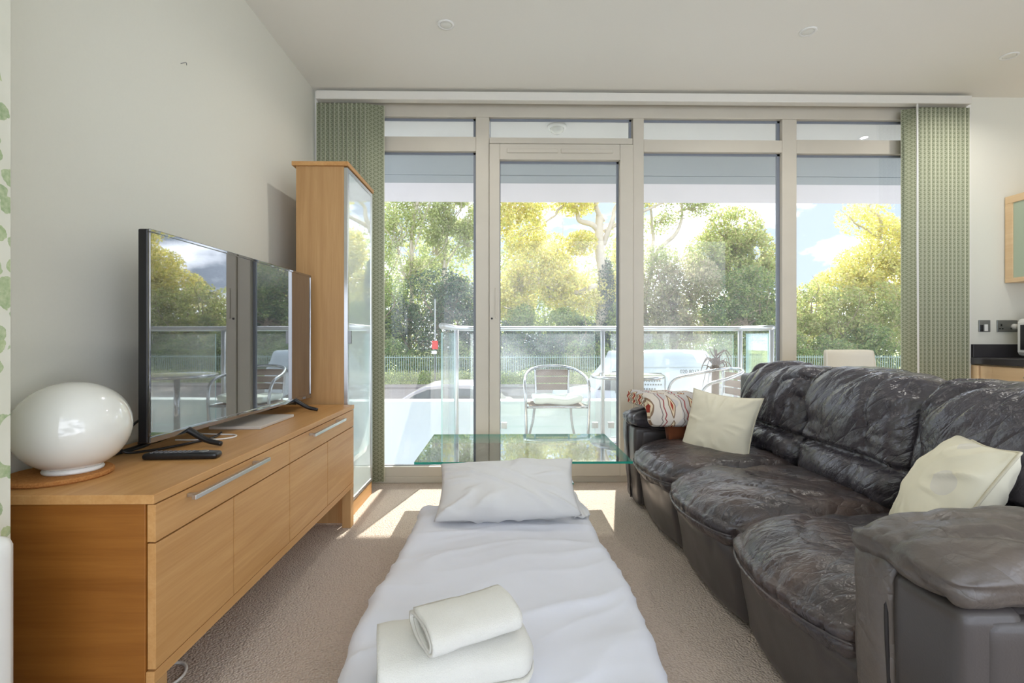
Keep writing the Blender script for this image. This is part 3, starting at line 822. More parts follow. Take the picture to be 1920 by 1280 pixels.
# ------------------------------------------------------------------ leather sofa
sf = thing('sofa', 'three-seat dark brown leather sofa along the kitchen side', 'sofa', (1.2, 1.95, 0))
YB = [2.86, 2.25, 1.65, 1.05]
YMID = 1.95
m = MB(); m.box(.84, 1.66, .86, 3.06, .03, .25); m.box(1.46, 1.70, .86, 3.06, .03, .78)
m.build('base_frame', M['leather_smooth'], sf, bevel=.03, seg=4)
def bulge(P, U, k): return k * (1 - U[:, 1] ** 2)
for k in range(3):
    y1, y0 = YB[k], YB[k + 1]; sd_ = 10 * k
    # front panel under the seat
    def fp(P, N, U):
        Q = P.copy(); fz = smooth01(-U[:, 2], -1, 1)
        Q[:, 0] -= bulge(P, U, .028) * (U[:, 0] < .2) - .035 * fz
        w_ = fbm(np.stack([P[:, 1] * 6, P[:, 2] * 6, P[:, 0] * 6], 1), 3, sd_ + 2)
        crs = ridge(np.stack([P[:, 1] * 5 + P[:, 2] * 2, P[:, 2] * 10, P[:, 0] * 0], 1), sd_ + 3, 4) * smooth01(P[:, 2], .16, .26)
        return Q + N * (.005 * w_ - .008 * crs)[:, None]
    P, F = softbox(.775, .90, y0 + .006, y1 - .006, .02, .30, .035, .014, fp)
    mesh('front_panel', P, F, M['leather_smooth'], sf, True)
    # seat cushion
    def sc(P, N, U):
        Q = P.copy(); front = smooth01(-U[:, 0], .1, 1.)
        Q[:, 0] -= bulge(P, U, .07) * front
        dome = (1 - U[:, 0] ** 4) * (1 - U[:, 1] ** 4)
        Q[:, 2] += .028 * dome * np.clip(N[:, 2], 0, 1) - .035 * front ** 3 * np.clip(N[:, 2] + .3, 0, 1)
        x, y = P[:, 0], P[:, 1]
        wp = fbm(np.stack([x * 3, y * 3, x * 0], 1), 2, sd_ + 1) * .16
        # gathers at the front edge, sweeping creases on top
        gat = ridge(np.stack([(y + wp * .5) * 20, x * 3.0, P[:, 2] * 6], 1), sd_ + 4, 3)
        a = .8 + .25 * k
        swp = ridge(np.stack([(x * math.sin(a) + y * math.cos(a) + wp) * 6.5, (x * math.cos(a) - y * math.sin(a)) * 1.6, x * 0], 1), sd_ + 7, 5)
        top = np.clip(N[:, 2], 0, 1)
        fr_ = smooth01(-U[:, 0], .35, .9)
        d_ = -.011 * gat * fr_ * (1 - .4 * top) - .013 * swp * top * (1 - .6 * fr_) + .006 * fbm(np.stack([x * 12, y * 12, P[:, 2] * 12], 1), 3, sd_ + 5)
        seam = np.exp(-((P[:, 2] - .330) / .006) ** 2) * smooth01(-N[:, 0], .3, .8)
        return Q + N * (d_ - .006 * seam)[:, None]
    P, F = softbox(.765, 1.40, y0 + .004, y1 - .004, .262, .415, .06, .0105, sc)
    st = mesh('seat_cushion', P, F, M['leather_seat'], sf, True)
    pts = []
    for i in range(31):
        u = -1 + 2 * i / 30; y = (y0 + y1) / 2 + u * (y1 - y0 - .05) / 2
        pts.append((.761 - .07 * (1 - (u * .95) ** 2) + .02 * abs(u) ** 8, y, .322))
    MB().tube(pts, .0045, 6).build('piping', M['leather_seat'], st, True)
    # back cushion with a waist seam
    def bc(P, N, U):
        Q = P.copy(); z = P[:, 2]; x, y = P[:, 0], P[:, 1]
        fr_ = np.clip(-N[:, 0], 0, 1); tp = np.clip(N[:, 2], 0, 1)
        lum = np.exp(-((z - .48) / .05) ** 2); hd = np.exp(-((z - .72) / .12) ** 2)
        wid = 1 - U[:, 1] ** 4
        d_ = fr_ * wid * (.022 * lum + .030 * hd)
        groove = np.exp(-((z - (.552 - .012 * U[:, 1] ** 2)) / .013) ** 2)
        d_ -= (.4 + fr_) * .030 * groove
        s_ = (y - (y0 + y1) / 2) / (y1 - y0)
        vseam = np.exp(-((s_ + .22 - .10 * (z - .6)) / .022) ** 2) * smooth01(z, .57, .6)
        d_ -= fr_ * .012 * vseam
        wp = fbm(np.stack([y * 4, z * 4, x * 2], 1), 2, sd_ + 21) * .13
        al = .58 + .10 * k
        cr = ridge(np.stack([(y * math.cos(al) * 1.0 + z * math.sin(al) * 1.0 + wp + x * .6) * 14.0, (y * math.sin(al) - z * math.cos(al)) * 1.7, x * 0], 1), sd_ + 23, 2.6)
        cr2 = ridge(np.stack([(y * math.cos(al + .5) + z * math.sin(al + .5) + wp) * 17.0, (y * math.sin(al) - z * math.cos(al)) * 4, x * 0], 1), sd_ + 27, 3)
        up = smooth01(z, .50, .62); lowm = 1 - smooth01(z, .5, .56)
        d_ -= (fr_ + tp) * (.027 * cr + .010 * cr2) * (.35 + .65 * smooth01(np.abs(U[:, 1]), .0, .8) + .5 * tp)
        d_ += .003 * fbm(np.stack([x * 14, y * 14, z * 14], 1), 3, sd_ + 29)
        Q = Q + N * d_[:, None]
        Q[:, 0] += .20 * (Q[:, 2] - .40) ** 1.0 + .10 * np.maximum(0, Q[:, 2] - .72)
        Q[:, 2] += .022 * wid * tp
        return Q
    P, F = softbox(1.285, 1.52, y0 + .005 + (.02 if k == 2 else 0), y1 - .005, .385, .855, .075, .0105, bc)
    mesh('back_cushion', P, F, M['leather_back'], sf, True)
for far in (False, True):
    ya, yb = (2.865, 3.09) if far else (.80, 1.045)
    P, F = softbox(.80, 1.64, ya + .02, yb - .02, .02, .54, .03, .02)
    am = mesh('arm', P, F, M['leather_smooth'], sf, True)
    def pad(P, N, U):
        x, y, z = P[:, 0], P[:, 1], P[:, 2]
        top = np.clip(N[:, 2], 0, 1)
        wp = fbm(np.stack([x * 5, y * 5, z * 5], 1), 2, 31 + far) * .10
        cr = ridge(np.stack([(x * .8 + y * .7 + wp) * 9, (x - y) * 4, z * 6], 1), 33 + far, 3)
        gt = ridge(np.stack([(y + wp) * 22, x * 2, z * 3], 1), 37 + far, 3) * smooth01(-U[:, 0], .5, .95)
        d_ = -.012 * cr - .009 * gt + .006 * fbm(np.stack([x * 16, y * 16, z * 16], 1), 3, 35)
        seam = np.exp(-((z - .585 + .03 * smooth01(x, .9, 1.5)) / .005) ** 2) * (1 - top)
        Q = P + N * (d_ - .006 * seam)[:, None]
        Q[:, 2] += .020 * (1 - U[:, 1] ** 2) * top - .05 * smooth01(x, 1.0, 1.6)
        Q[:, 2] -= .03 * smooth01(-U[:, 0], .6, 1.0) * top
        return Q
    dz = -.07 if far else 0.0
    P, F = softbox(.725, 1.62, ya - .02, yb + .02, .535, .640, .05, .0105, pad); P[:, 2] += dz
    mesh('arm_pad', P, F, M['leather_arm' if not far else 'leather'], am, True)
    def strip(P, N, U):
        w_ = fbm(np.stack([P[:, 1] * 14, P[:, 2] * 9, P[:, 0] * 14], 1), 3, 41 + far)
        Q = P + N * (.007 * w_)[:, None]
        Q[:, 0] += .025 * smooth01(-U[:, 2], -.6, 1)
        return Q
    P, F = softbox(.742, .86, yb - .09, yb + .015, .02, .575 + dz, .03, .011, strip)
    mesh('arm_border', P, F, M['leather_arm' if not far else 'leather'], am, True)
    P, F = softbox(.757, .87, ya + .008, yb - .082, .02, .545 + dz, .02, .012, lambda P, N, U: P + np.stack([.02 * smooth01(-U[:, 2], -.6, 1), 0 * U[:, 0], 0 * U[:, 0]], 1))
    mesh('front_panel', P, F, M['leather_smooth'], am, True)
    P, F = softbox(.80, 1.60, ya + .004, ya + .06, .02, .53 + dz, .012, .02)
    mesh('side_panel', P, F, M['leather_smooth'], am, True)
    MB().tube([(.752, yb - .078, .53 + dz), (.754, yb - .080, .40), (.772, yb - .082, .03)], .004, 6).build('piping', M['seam'], am, True)

# cushions
def edge_loop(w, h, pinch, n=30):
    e = []
    g = np.linspace(-1, 1, n, endpoint=False)
    for u, v in [(t_, -1) for t_ in g] + [(1, t_) for t_ in g] + [(-t_, 1) for t_ in g] + [(-1, -t_) for t_ in g]:
        e.append((w / 2 * u * (1 - pinch * (1 - v * v) * u * u), 0, h / 2 * v * (1 - pinch * (1 - u * u) * v * v)))
    return np.array(e)
cu = thing('throw_cushion', 'plain cream cushion leaning in the window-end corner of the sofa', 'cushion', (1.107, 2.535, .42))
V, F = pillow(.38, .37, .15, 60, .10, 4, .011, .5)
A = ((.226, -.30, -.02), (.09, .07, .324), (1.105, 2.535, .535))
mesh('cover', orient(V, *A), F, M['cushion'], cu, True)
MB().tube([tuple(p) for p in orient(edge_loop(.38, .37, .10), *A)], .0028, 6, True).build('piping', M['piping'], cu, True)
cu = thing('throw_cushion', 'cream cushion with faint grey print and piping behind the near sofa arm', 'cushion', (1.18, 1.335, .42))
V, F = pillow(.36, .37, .17, 60, .09, 8, .013, .5)
A = ((.167, .33, -.014), (.187, 0, .30), (1.212, 1.34, .560))
mesh('cover', orient(V, *A), F, M['printcushion'], cu, True)
MB().tube([tuple(p) for p in orient(edge_loop(.36, .37, .09), *A)], .004, 6, True).build('piping', M['piping'], cu, True)

# folded blankets draped over the far arm
def draped(name, label, w_, top_len, drop, th, c, mat, layers, seed, yaw=0, tilt=0):
    L = top_len + drop; rb = .05
    P, F = softbox(-w_ / 2, w_ / 2, 0, L, 0, th, th * .42, .009)
    U = P.copy()
    lay = np.sin(U[:, 2] / th * PI * layers) ** 2
    side = smooth01(np.abs(U[:, 0]), w_ / 2 - .03, w_ / 2) + smooth01(U[:, 1], L - .03, L)
    nz = fbm(np.stack([U[:, 0] * 9, U[:, 1] * 9, U[:, 2] * 20], 1), 3, seed)
    x = U[:, 0] + np.sign(U[:, 0]) * (lay - .5) * .012 * side; s_ = U[:, 1] + (lay - .5) * .012 * smooth01(U[:, 1], L - .03, L); h = U[:, 2] + .012 * nz + .006 * nz * side
    # bend: flat along -y, then round an edge and down
    b0 = top_len; an = np.clip((s_ - b0) / rb, 0, R(78)); over = np.maximum(0, s_ - b0 - rb * R(78))
    y = -np.minimum(s_, b0) - rb * np.sin(an) - over * math.cos(R(78)); z = -rb * (1 - np.cos(an)) - over * math.sin(R(78))
    y = y - h * np.sin(an); z = z + h * np.cos(an)
    Q = rot(np.stack([x, y, z], 1), 0, tilt, yaw, c)
    uv = np.stack([U[:, 0], U[:, 1]], 1)
    o = mesh(name, Q, F, mat, None, True, True, None, uv)
    return tag(o, label, 'blanket')
draped('brown_throw', 'folded chestnut brown throw under the patterned blanket', .26, .185, .15, .045, (1.0, 3.01, .553), M['brownblanket'], 2, 9, R(6), R(-3))
draped('folded_blanket', 'folded blanket with red zigzag and lozenge pattern on the window-end sofa arm', .41, .235, .12, .085, (.945, 3.06, .590), M['pattern'], 3, 5, R(9), R(2))

# ------------------------------------------------------------------ glass coffee table
ct = thing('coffee_table', 'low clear glass coffee table between the mattress and the window', 'table', (.1, 2.93, 0))
TX0, TX1, TY0, TY1, TZ = -.463, .668, 2.56, 3.295, .345
m = MB(); m.box(TX0, TX1, TY0, TY1, TZ, TZ + .012)
m.mi = [0, 0, 1, 1, 1, 1]
m.build('glass_top', [M['tableglass'], M['edgeglass']], ct)
m = MB(); m.box(-.16, .40, 2.84, 3.16, .155, .165); m.mi = [0, 0, 1, 1, 1, 1]
m.build('glass_shelf', [M['tableglass'], M['edgeglass']], ct)
def arcleg(p0, p1, p2, w_, mat):
    pts = spline([p0, p1, p2], 14); mm = MB(); vs = []
    d_ = (Vector(p2) - Vector(p0)); sdv = Vector((-d_.y, d_.x, 0)).normalized() * w_
    for i, p in enumerate(pts):
        for sgn, h in ((-1, -.008), (1, -.008), (1, .008), (-1, .008)): vs.append(p + sdv * sgn + Vector((0, 0, h)))
    fs = [(0, 1, 2, 3), tuple(len(vs) - 4 + k for k in (3, 2, 1, 0))]
    for i in range(len(pts) - 1):
        for k in range(4): fs.append((i * 4 + k, i * 4 + (k + 1) % 4, i * 4 + 4 + (k + 1) % 4, i * 4 + 4 + k))
    mm.add(vs, fs); return mm.build('leg', mat, ct, True, bevel=.003)
arcleg((.16, 2.66, .01), (.33, 2.84, .285), (.52, 3.02, .335), .028, M['cream'])
arcleg((-.31, 2.70, .01), (-.30, 2.76, .24), (-.20, 2.86, .336), .016, M['polished'])
arcleg((-.24, 3.2, .01), (-.20, 3.14, .25), (-.10, 3.05, .336), .016, M['polished'])

# ------------------------------------------------------------------ dining chair and table behind the sofa
dc = thing('dining_chair', 'cream upholstered dining chair behind the sofa, its back against the window', 'chair', (2.08, 2.80, 0), R(8))
def bk(P, N, U):
    Q = P.copy(); Q[:, 1] += .05 * U[:, 0] ** 2 * -1 + .10 * (P[:, 2] - .45); Q[:, 0] *= 1 - .14 * smooth01(P[:, 2], .6, .95) ; return Q
P, F = softbox(-.19, .19, .12, .155, .40, .925, .016, .02, bk); mesh('backrest', P, F, M['cream'], dc, True, False)
P, F = softbox(-.21, .21, -.26, .17, .40, .46, .025, .02); mesh('seat', P, F, M['cream'], dc, True, False)
for sx in (-1, 1):
    for y in (-.22, .13): MB().tube([(sx * .18, y, .41), (sx * .19, y * 1.08, 0)], .012, 8).build('leg', M['polished'], dc, True, world=False)
dt = thing('dining_table', 'oak-topped dining table with cream edge at the kitchen side', 'table', (2.86, 2.0, 0))
MB().box(2.52, 3.06, 1.55, 2.40, .735, .757).build('top', M['oak_y'], dt, bevel=.004)
MB().box(2.55, 3.03, 1.58, 2.37, .66, .735).build('apron', M['cream'], dt, bevel=.004)
for x in (2.55, 2.99):
    for y in (1.58, 2.33): MB().box(x, x + .045, y, y + .045, 0, .66).build('leg', M['cream'], dt, bevel=.004)

# ------------------------------------------------------------------ kitchen corner
ku = thing('base_cabinet', 'pale wood kitchen base cabinet under the dark worktop', 'cabinet', (3.5, 2.5, 0))
MB().box(3.235, 3.80, 1.6, 3.355, .10, .815).build('carcass', M['oak_pale'], ku)
MB().box(3.28, 3.80, 1.6, 3.355, 0, .10).build('plinth', M['oak_pale'], ku)
MB().box(3.205, 3.235, 3.30, 3.355, .1, .81).build('end_panel', M['oak_pale'], ku, bevel=.002)
for y0, y1 in ((1.62, 2.44), (2.46, 3.295)):
    dr = MB().box(3.213, 3.234, y0, y1, .62, .808).build('drawer', M['oak_pale'], ku, bevel=.002)
    MB().box(3.19, 3.2, (y0 + y1) / 2 - .12, (y0 + y1) / 2 + .12, .745, .757).build('handle', M['greymetal'], dr, bevel=.003)
    MB().box(3.213, 3.234, y0, y1, .11, .612).build('door', M['oak_pale'], ku, bevel=.002)
m = MB(); m.box(3.195, 3.80, 1.6, 3.358, .817, .862)
wt = m.build('worktop', M['slab'], None, bevel=.006); tag(wt, 'dark speckled kitchen worktop with upstand', 'worktop')
MB().box(3.205, 3.80, 3.335, 3.358, .862, .952).build('upstand', M['slab'], wt, bevel=.002)
wc = thing('wall_cabinet', 'pale wood kitchen wall cabinet with a green glass door', 'cabinet', (3.6, 3.0, 1.37))
MB().box(3.462, RX - .004, 2.3, 3.352, 1.372, 1.96).build('carcass', M['oak_pale'], wc)
m = MB(); Y0, Y1 = 2.75, 3.352
m.box(3.44, 3.461, Y0, Y1, 1.372, 1.402); m.box(3.44, 3.461, Y0, Y1, 1.91, 1.96); m.box(3.44, 3.461, Y1 - .05, Y1, 1.402, 1.91); m.box(3.44, 3.461, Y0, Y0 + .05, 1.402, 1.91)
dr = m.build('door', M['oak_pale'], wc, bevel=.002)
MB().box(3.447, 3.455, Y0 + .05, Y1 - .05, 1.402, 1.91).build('glass', M['green_glass'], dr)
mw = thing('microwave', 'white microwave oven at the end of the dark worktop', 'microwave', (3.52, 3.03, .862), R(-8))
P, F = softbox(-.13, .22, -.23, .21, .012, .262, .02, .02); mesh('body', P, F, M['white'], mw, True, False)
m = MB(); m.box(-.142, -.131, -.09, .19, .035, .24); m.build('door', M['white'], mw, bevel=.01, world=False)
MB().box(-.1445, -.141, -.07, .165, .055, .22).build('window', M['black'], mw, bevel=.001, world=False)
MB().box(-.138, -.131, -.21, -.11, .035, .24).build('control_panel', M['greymetal'], mw, bevel=.002, world=False)
for sx in (-.1, .18):
    for sy in (-.19, .17): MB().lathe([(0, 0), (.012, 0), (.012, .014), (0, .014)], (sx, sy, 0), 12).build('foot', M['black'], mw, world=False)
sw = thing('light_switch', 'chrome cooker switch plate above the worktop, beside the window reveal', 'switch', (3.30, 3.36, 1.077))
MB().box(3.261, 3.340, 3.352, 3.3598, 1.037, 1.117).build('plate', M['greymetal'], sw, bevel=.002)
MB().box(3.295, 3.318, 3.346, 3.352, 1.042, 1.088).build('rocker', M['white'], sw, bevel=.002)
MB().box(3.266, 3.288, 3.348, 3.352, 1.040, 1.085).build('insert', M['black'], sw, bevel=.002)
so = thing('wall_socket', 'chrome double wall socket beside the microwave', 'socket', (3.45, 3.36, 1.077))
MB().box(3.388, 3.53, 3.352, 3.3598, 1.037, 1.117).build('plate', M['greymetal'], so, bevel=.002)
for x in (3.415, 3.495):
    m = MB(); m.box(x - .004, x + .004, 3.3495, 3.352, 1.075, 1.09); m.box(x - .015, x - .006, 3.3495, 3.352, 1.055, 1.062); m.box(x + .004, x + .013, 3.3495, 3.352, 1.055, 1.062)
    m.build('pin_holes', M['black'], so)
MB().lathe([(0, -.02), (.018, -.02), (.02, .0), (0, 0)], n=16).build('plug', M['white'], so, True, world=False)
q = [c for c in kids(so) if c.name.startswith('plug')][0]; q.rotation_euler = (R(-90), 0, 0); q.location = (.05, -.009, -.005)

# ------------------------------------------------------------------ balcony
FLZ = -.02
struct(MB().box(-.55, 2.6, WY + .08, 5.02, FLZ - .2, FLZ).build('balcony_floor', M['paving']), 'pale paved balcony floor', 'balcony')
struct(MB().box(-4.5, 7.5, WY + .08, 4.06, 2.535, 2.9).build('balcony_soffit', M['soffit_lit']), 'soffit of the balcony above, coloured pale as lit near the window', 'soffit')
struct(MB().box(-4.5, 7.5, 4.07, 4.70, 2.535, 2.9).build('balcony_soffit_panel', M['soffit']), 'grey soffit panel above the balcony', 'soffit')
struct(MB().box(-4.5, 7.5, 4.715, 4.95, 2.535, 2.9).build('balcony_soffit_edge', M['soffit']), 'outer soffit strip above the balcony', 'soffit')
struct(MB().box(-4.5, 7.5, 4.95, 5.66, 2.540, 2.56).build('balcony_canopy', M['frost']), 'white canopy sheet at the edge of the soffit', 'canopy')
ol = thing('ceiling_light', 'round white outdoor light under the soffit, above the balcony door', 'light', (.385, 3.60, 2.535))
MB().lathe([(0, 0), (.068, 0), (.07, -.012), (.055, -.02), (0, -.02)], (.385, 3.60, 2.535), 30).build('rim', M['white'], ol, True)
MB().lathe([(.052, -.018), (.045, -.04), (.025, -.055), (0, -.06)], (.385, 3.60, 2.535), 26).build('dome', M['opal'], ol, True)
# balustrade
bl = thing('balustrade', 'steel and glass balustrade around the balcony', 'balustrade', (.95, 4.9, FLZ))
RZ = 1.085
BX0, BX1 = -.43, 2.36
pts = [(BX0 - .03, 3.68, RZ), (BX0 - .02, 4.75, RZ)] + [(BX0 + .02 + .12 * (1 - math.cos(a)), 4.75 + .15 * math.sin(a), RZ) for a in np.linspace(.2, PI / 2, 6)] + [(BX1 - .10, 4.90, RZ)] + [(BX1 - .10 + .1 * math.sin(a), 4.9 - .1 * (1 - math.cos(a)), RZ) for a in np.linspace(.3, PI / 2, 5)] + [(2.385, 4.6, RZ), (2.405, 4.40, RZ)]
MB().tube(pts, .024, 12).build('handrail', M['railgrey'], bl, True)
for (x, y) in ((BX0 - .012, 4.62), (.978, 4.9), (BX1 - .02, 4.88), (2.405, 4.42)):
    MB().tube([(x, y, FLZ), (x, y, RZ - .02)], .021, 12).build('post', M['railgrey'], bl, True)
def pane(x0, y0, x1, y1):
    dv = Vector((x1 - x0, y1 - y0, 0)); nv = Vector((-dv.y, dv.x, 0)).normalized() * .006
    a, b = Vector((x0, y0, 0)), Vector((x1, y1, 0)); z0, z1 = .02, RZ - .05
    vs = [tuple(p + nv * s + Vector((0, 0, z))) for z in (z0, z1) for p, s in ((a, -1), (b, -1), (b, 1), (a, 1))]
    m = MB(); m.add(vs, [(0, 1, 2, 3), (7, 6, 5, 4), (0, 4, 5, 1), (2, 6, 7, 3), (1, 5, 6, 2), (3, 7, 4, 0)]); m.mi = [1, 1, 0, 0, 1, 1]
    m.build('glass_panel', [M['balglass'], M['sideglass']], bl)
pane(-.33, 4.9, .90, 4.9); pane(1.06, 4.9, 2.28, 4.9); pane(BX0 - .03, 3.68, BX0 - .02, 4.56); pane(2.365, 4.80, 2.40, 4.47)
for (x, y) in ((.90, 4.9), (1.06, 4.9), (.0, 4.9), (2.25, 4.9)):
    MB().box(x - .03, x + .03, y - .016, y + .016, .10, .16).build('clamp', M['railgrey'], bl, bevel=.004)

# tub chairs
tcx = thing('tub_chair', 'aluminium armchair with brown woven back and pale rolled pad, facing the door', 'chair', (.467, 4.57, FLZ), 0, 'aluminium balcony chairs')
hoop = spline([(-.265, -.225, .008), (-.275, -.235, .30), (-.28, -.235, .50), (-.283, -.17, .625), (-.265, .02, .675), (-.20, .19, .715), (-.10, .262, .735), (0, .275, .74), (.10, .262, .735), (.20, .19, .715), (.265, .02, .675), (.283, -.17, .625), (.28, -.235, .50), (.275, -.235, .30), (.265, -.225, .008)], 7)
MB().tube(hoop, .0135, 12).build('arm_frame', M['polished'], tcx, True, world=False)
ring = spline([(-.27, -.22, .405), (0, -.235, .41), (.27, -.22, .405), (.26, .0, .405), (.18, .2, .40), (0, .22, .40), (-.18, .2, .40), (-.26, .0, .405), (-.27, -.22, .405)], 6)
MB().tube(ring[:-1], .011, 10, True).build('seat_frame', M['polished'], tcx, True, world=False)
for i in range(7):
    y = -.19 + i * .058; wx = .245 if y < .05 else .245 - (y - .05) * .55
    P, F = softbox(-wx, wx, y - .022, y + .022, .408, .418, .004, .02); mesh('seat_strap', P, F, M['weave'], tcx, True, False)
for sx in (-1, 1):
    MB().tube(spline([(sx * .155, .215, .40), (sx * .158, .245, .55), (sx * .165, .25, .715)], 5), .010, 8).build('back_upright', M['polished'], tcx, True, world=False)
    MB().tube(spline([(sx * .17, .17, .40), (sx * .19, .23, .2), (sx * .235, .29, .006)], 5), .0125, 10).build('rear_leg', M['polished'], tcx, True, world=False)
for z in (.505, .575, .645):
    P, F = softbox(-.155, .155, -.006, .006, z, z + .060, .005, .02, lambda P, N, U: P + np.stack([0 * U[:, 0], .262 - .012 * (U[:, 0] ** 2 - 1), 0 * U[:, 0]], 1))
    mesh('back_strap', P, F, M['weave'], tcx, True, False)
ch2 = dup(tcx, (1.79, 4.33, FLZ), R(-82), 'aluminium armchair half hidden behind the folded blanket and sofa back', 'aluminium balcony chairs')
def spf(P, N, U):
    Q = P.copy(); Q[:, 2] += .02 * U[:, 0] ** 2 - .008 * np.sin(U[:, 0] * 5) + .006 * fbm(np.stack([P[:, 0] * 12, P[:, 1] * 12, P[:, 2] * 12], 1), 2, 3); return Q
P, F = softbox(.26, .70, 4.36, 4.73, .40, .462, .03, .015, spf)
tag(mesh('seat_pad', P, F, M['seatpad'], None, True), 'pale mint seat pad lying on the aluminium chair by the door', 'cushion')
P, F = softbox(1.58, 1.98, 4.12, 4.54, .40, .452, .03, .02, spf)
tag(mesh('seat_pad', P, F, plain('floral_pad', lin(236, 214, 206), .9, nscale=14, var=.2), None, True), 'pinkish seat pad on the chair behind the blanket', 'cushion')
bt = thing('bistro_table', 'round aluminium table on the balcony beside the door', 'table', (1.10, 4.42, FLZ))
MB().lathe([(0, .655), (.31, .655), (.325, .66), (.33, .672), (.325, .684), (.30, .68), (0, .68)], (1.10, 4.42, FLZ), 56).build('top', M['polished'], bt, True)
MB().tube([(1.10, 4.42, FLZ + .01), (1.10, 4.42, FLZ + .655)], .026, 14).build('column', M['polished'], bt, True)
for k in range(4):
    a = PI / 4 + k * PI / 2
    MB().tube(spline([(1.10, 4.42, FLZ + .10), (1.10 + .14 * math.cos(a), 4.42 + .14 * math.sin(a), FLZ + .05), (1.10 + .27 * math.cos(a), 4.42 + .27 * math.sin(a), FLZ + .015)], 5), .013, 8).build('foot', M['polished'], bt, True)
# dried plant
dp = thing('potted_plant', 'withered spiky potted plant in the balcony corner', 'plant', (2.02, 4.70, FLZ))
MB().lathe([(0, 0), (.10, 0), (.13, .24), (.14, .26), (.12, .26), (.115, .23), (0, .23)], (2.02, 4.70, FLZ), 26).build('pot', M['terracotta'], dp, True)
MB().tube(spline([(2.02, 4.70, .2), (2.015, 4.70, .45), (2.02, 4.70, .80)], 6), [.035] * 13, 10).build('stem', M['dryleaf'], dp, True)
rng = random.Random(5); m = MB()
for k in range(34):
    a = rng.uniform(0, 2 * PI); r_ = rng.uniform(.08, .17); z0 = rng.uniform(.66, .83); dz = rng.uniform(-.16, .12)
    p = [Vector((2.02, 4.70, z0)), Vector((2.02 + r_ * .6 * math.cos(a), 4.70 + r_ * .6 * math.sin(a), z0 + .05)), Vector((2.02 + r_ * math.cos(a), 4.70 + r_ * math.sin(a), z0 + dz))]
    m.tube(spline(p, 4), [.006 * (1 - i / 9) + .001 for i in range(9)], 5)
m.build('leaves', M['dryleaf'], dp, True)

# ------------------------------------------------------------------ street
G = -1.5
struct(MB().box(-60, 70, 3.56, 8.6, G - .3, G).build('pavement_near', M['paving']), 'pale pavement below the balcony', 'pavement')
struct(MB().box(-60, 70, 8.6, 24.6, G - .3, G - .06).build('road', M['asphalt']), 'grey asphalt road', 'road')
struct(MB().box(-60, 70, 24.6, 26.0, G - .3, G + .04).build('pavement_far', M['asphalt']), 'far pavement along the park fence', 'pavement')
struct(MB().box(-60, 70, 26.0, 95, G - .3, G + .02).build('park_ground', M['grass']), 'grass of the park behind the fence', 'ground')
struct(MB().box(-12, 16, 5.40, 5.62, G, .303).build('garden_wall', M['whitewall']), 'low white rendered wall in front of the balcony', 'wall')
# fence
fn = thing('park_fence', 'pale green vertical-bar iron fence along the park', 'fence', (8, 26.7, G))
m = MB()
for i in range(430):
    x = -16 + i * .125
    m.box(x - .013, x + .013, 26.69, 26.715, G + .08, .02)
m.build('bars', M['fence'], fn)
m = MB(); m.box(-16, 37.8, 26.68, 26.73, -.10, -.06); m.box(-16, 37.8, 26.68, 26.73, G + .15, G + .19); m.build('rail', M['fence'], fn)
# car
car = thing('parked_car', 'silver car parked behind the low white wall', 'car', (-1.45, 12.2, G - .06))
def shell(prof, y0, y1, ins=0.0, mi=0):
    return MB().prism(prof, 1, y0, y1)
body = [(-3.65, G + .22), (-3.60, G + .62), (-3.30, G + .78), (-2.50, G + .92), (.15, G + .95), (.42, G + .80), (.45, G + .25)]
shell(body, 11.35, 13.05).build('body', M['car'], car, bevel=.06, seg=3)
ca = [(-2.62, G + .90), (-2.20, G + 1.18), (-1.80, G + 1.36), (-1.45, G + 1.405), (-.75, G + 1.40), (-.35, G + 1.30), (.08, G + .93)]
shell(ca, 11.47, 12.93).build('cabin', M['car'], car, bevel=.04, seg=3)
for y in (11.462, 12.932):
    m = MB(); m.prism([(-2.36, G + .96), (-2.08, G + 1.16), (-1.76, G + 1.29), (-1.36, G + 1.32), (-1.36, G + .96)], 1, y, y + .012)
    m.prism([(-1.26, G + .96), (-1.26, G + 1.32), (-.78, G + 1.31), (-.52, G + 1.24), (-.22, G + .97)], 1, y, y + .012)
    m.build('side_window', M['carglass'], car)
for x in (-2.85, -.35):
    for y in (11.34, 12.86):
        MB().tube([(x, y, G + .24), (x, y + .2, G + .24)], .30, 22).build('wheel', M['tyre'], car, True)
# van
vn = thing('white_van', 'white panel van with lettering on its side, beyond the balcony', 'van', (4.4, 16.8, G - .06))
P, F = softbox(2.95, 6.95, 16.0, 17.9, G + .25, .565, .16, .08, lambda P, N, U: np.stack([P[:, 0] - .55 * smooth01(P[:, 2], -.3, .5) * smooth01(P[:, 0], 5.9, 7.0) * .5 + .75 * smooth01(P[:, 2], -.78, .5) * (1 - smooth01(P[:, 0], 2.9, 3.9)), P[:, 1], P[:, 2] - .05 * (1 - smooth01(P[:, 0], 3.5, 5.6)) * (P[:, 2] > .3)], 1))
mesh('body', P, F, M['van'], vn, True)
P, F = softbox(1.72, 3.4, 16.05, 17.85, G + .28, -.70, .14, .08, lambda P, N, U: np.stack([P[:, 0], P[:, 1], P[:, 2] - .16 * (1 - smooth01(P[:, 0], 1.7, 3.0)) * (P[:, 2] > -1)], 1))
mesh('bonnet', P, F, M['van'], vn, True)
MB().prism([(3.02, -.70), (3.50, -.10), (3.98, -.10), (3.98, -.74)], 1, 15.975, 15.999).build('side_window', M['carglass'], vn, bevel=.01)
MB().box(3.98, 4.02, 15.985, 16.0, -1.1, .3).build('door_seam', M['greymetal'], vn)
MB().box(4.3, 6.6, 15.985, 15.999, .02, .035).build('roof_moulding', M['greymetal'], vn)
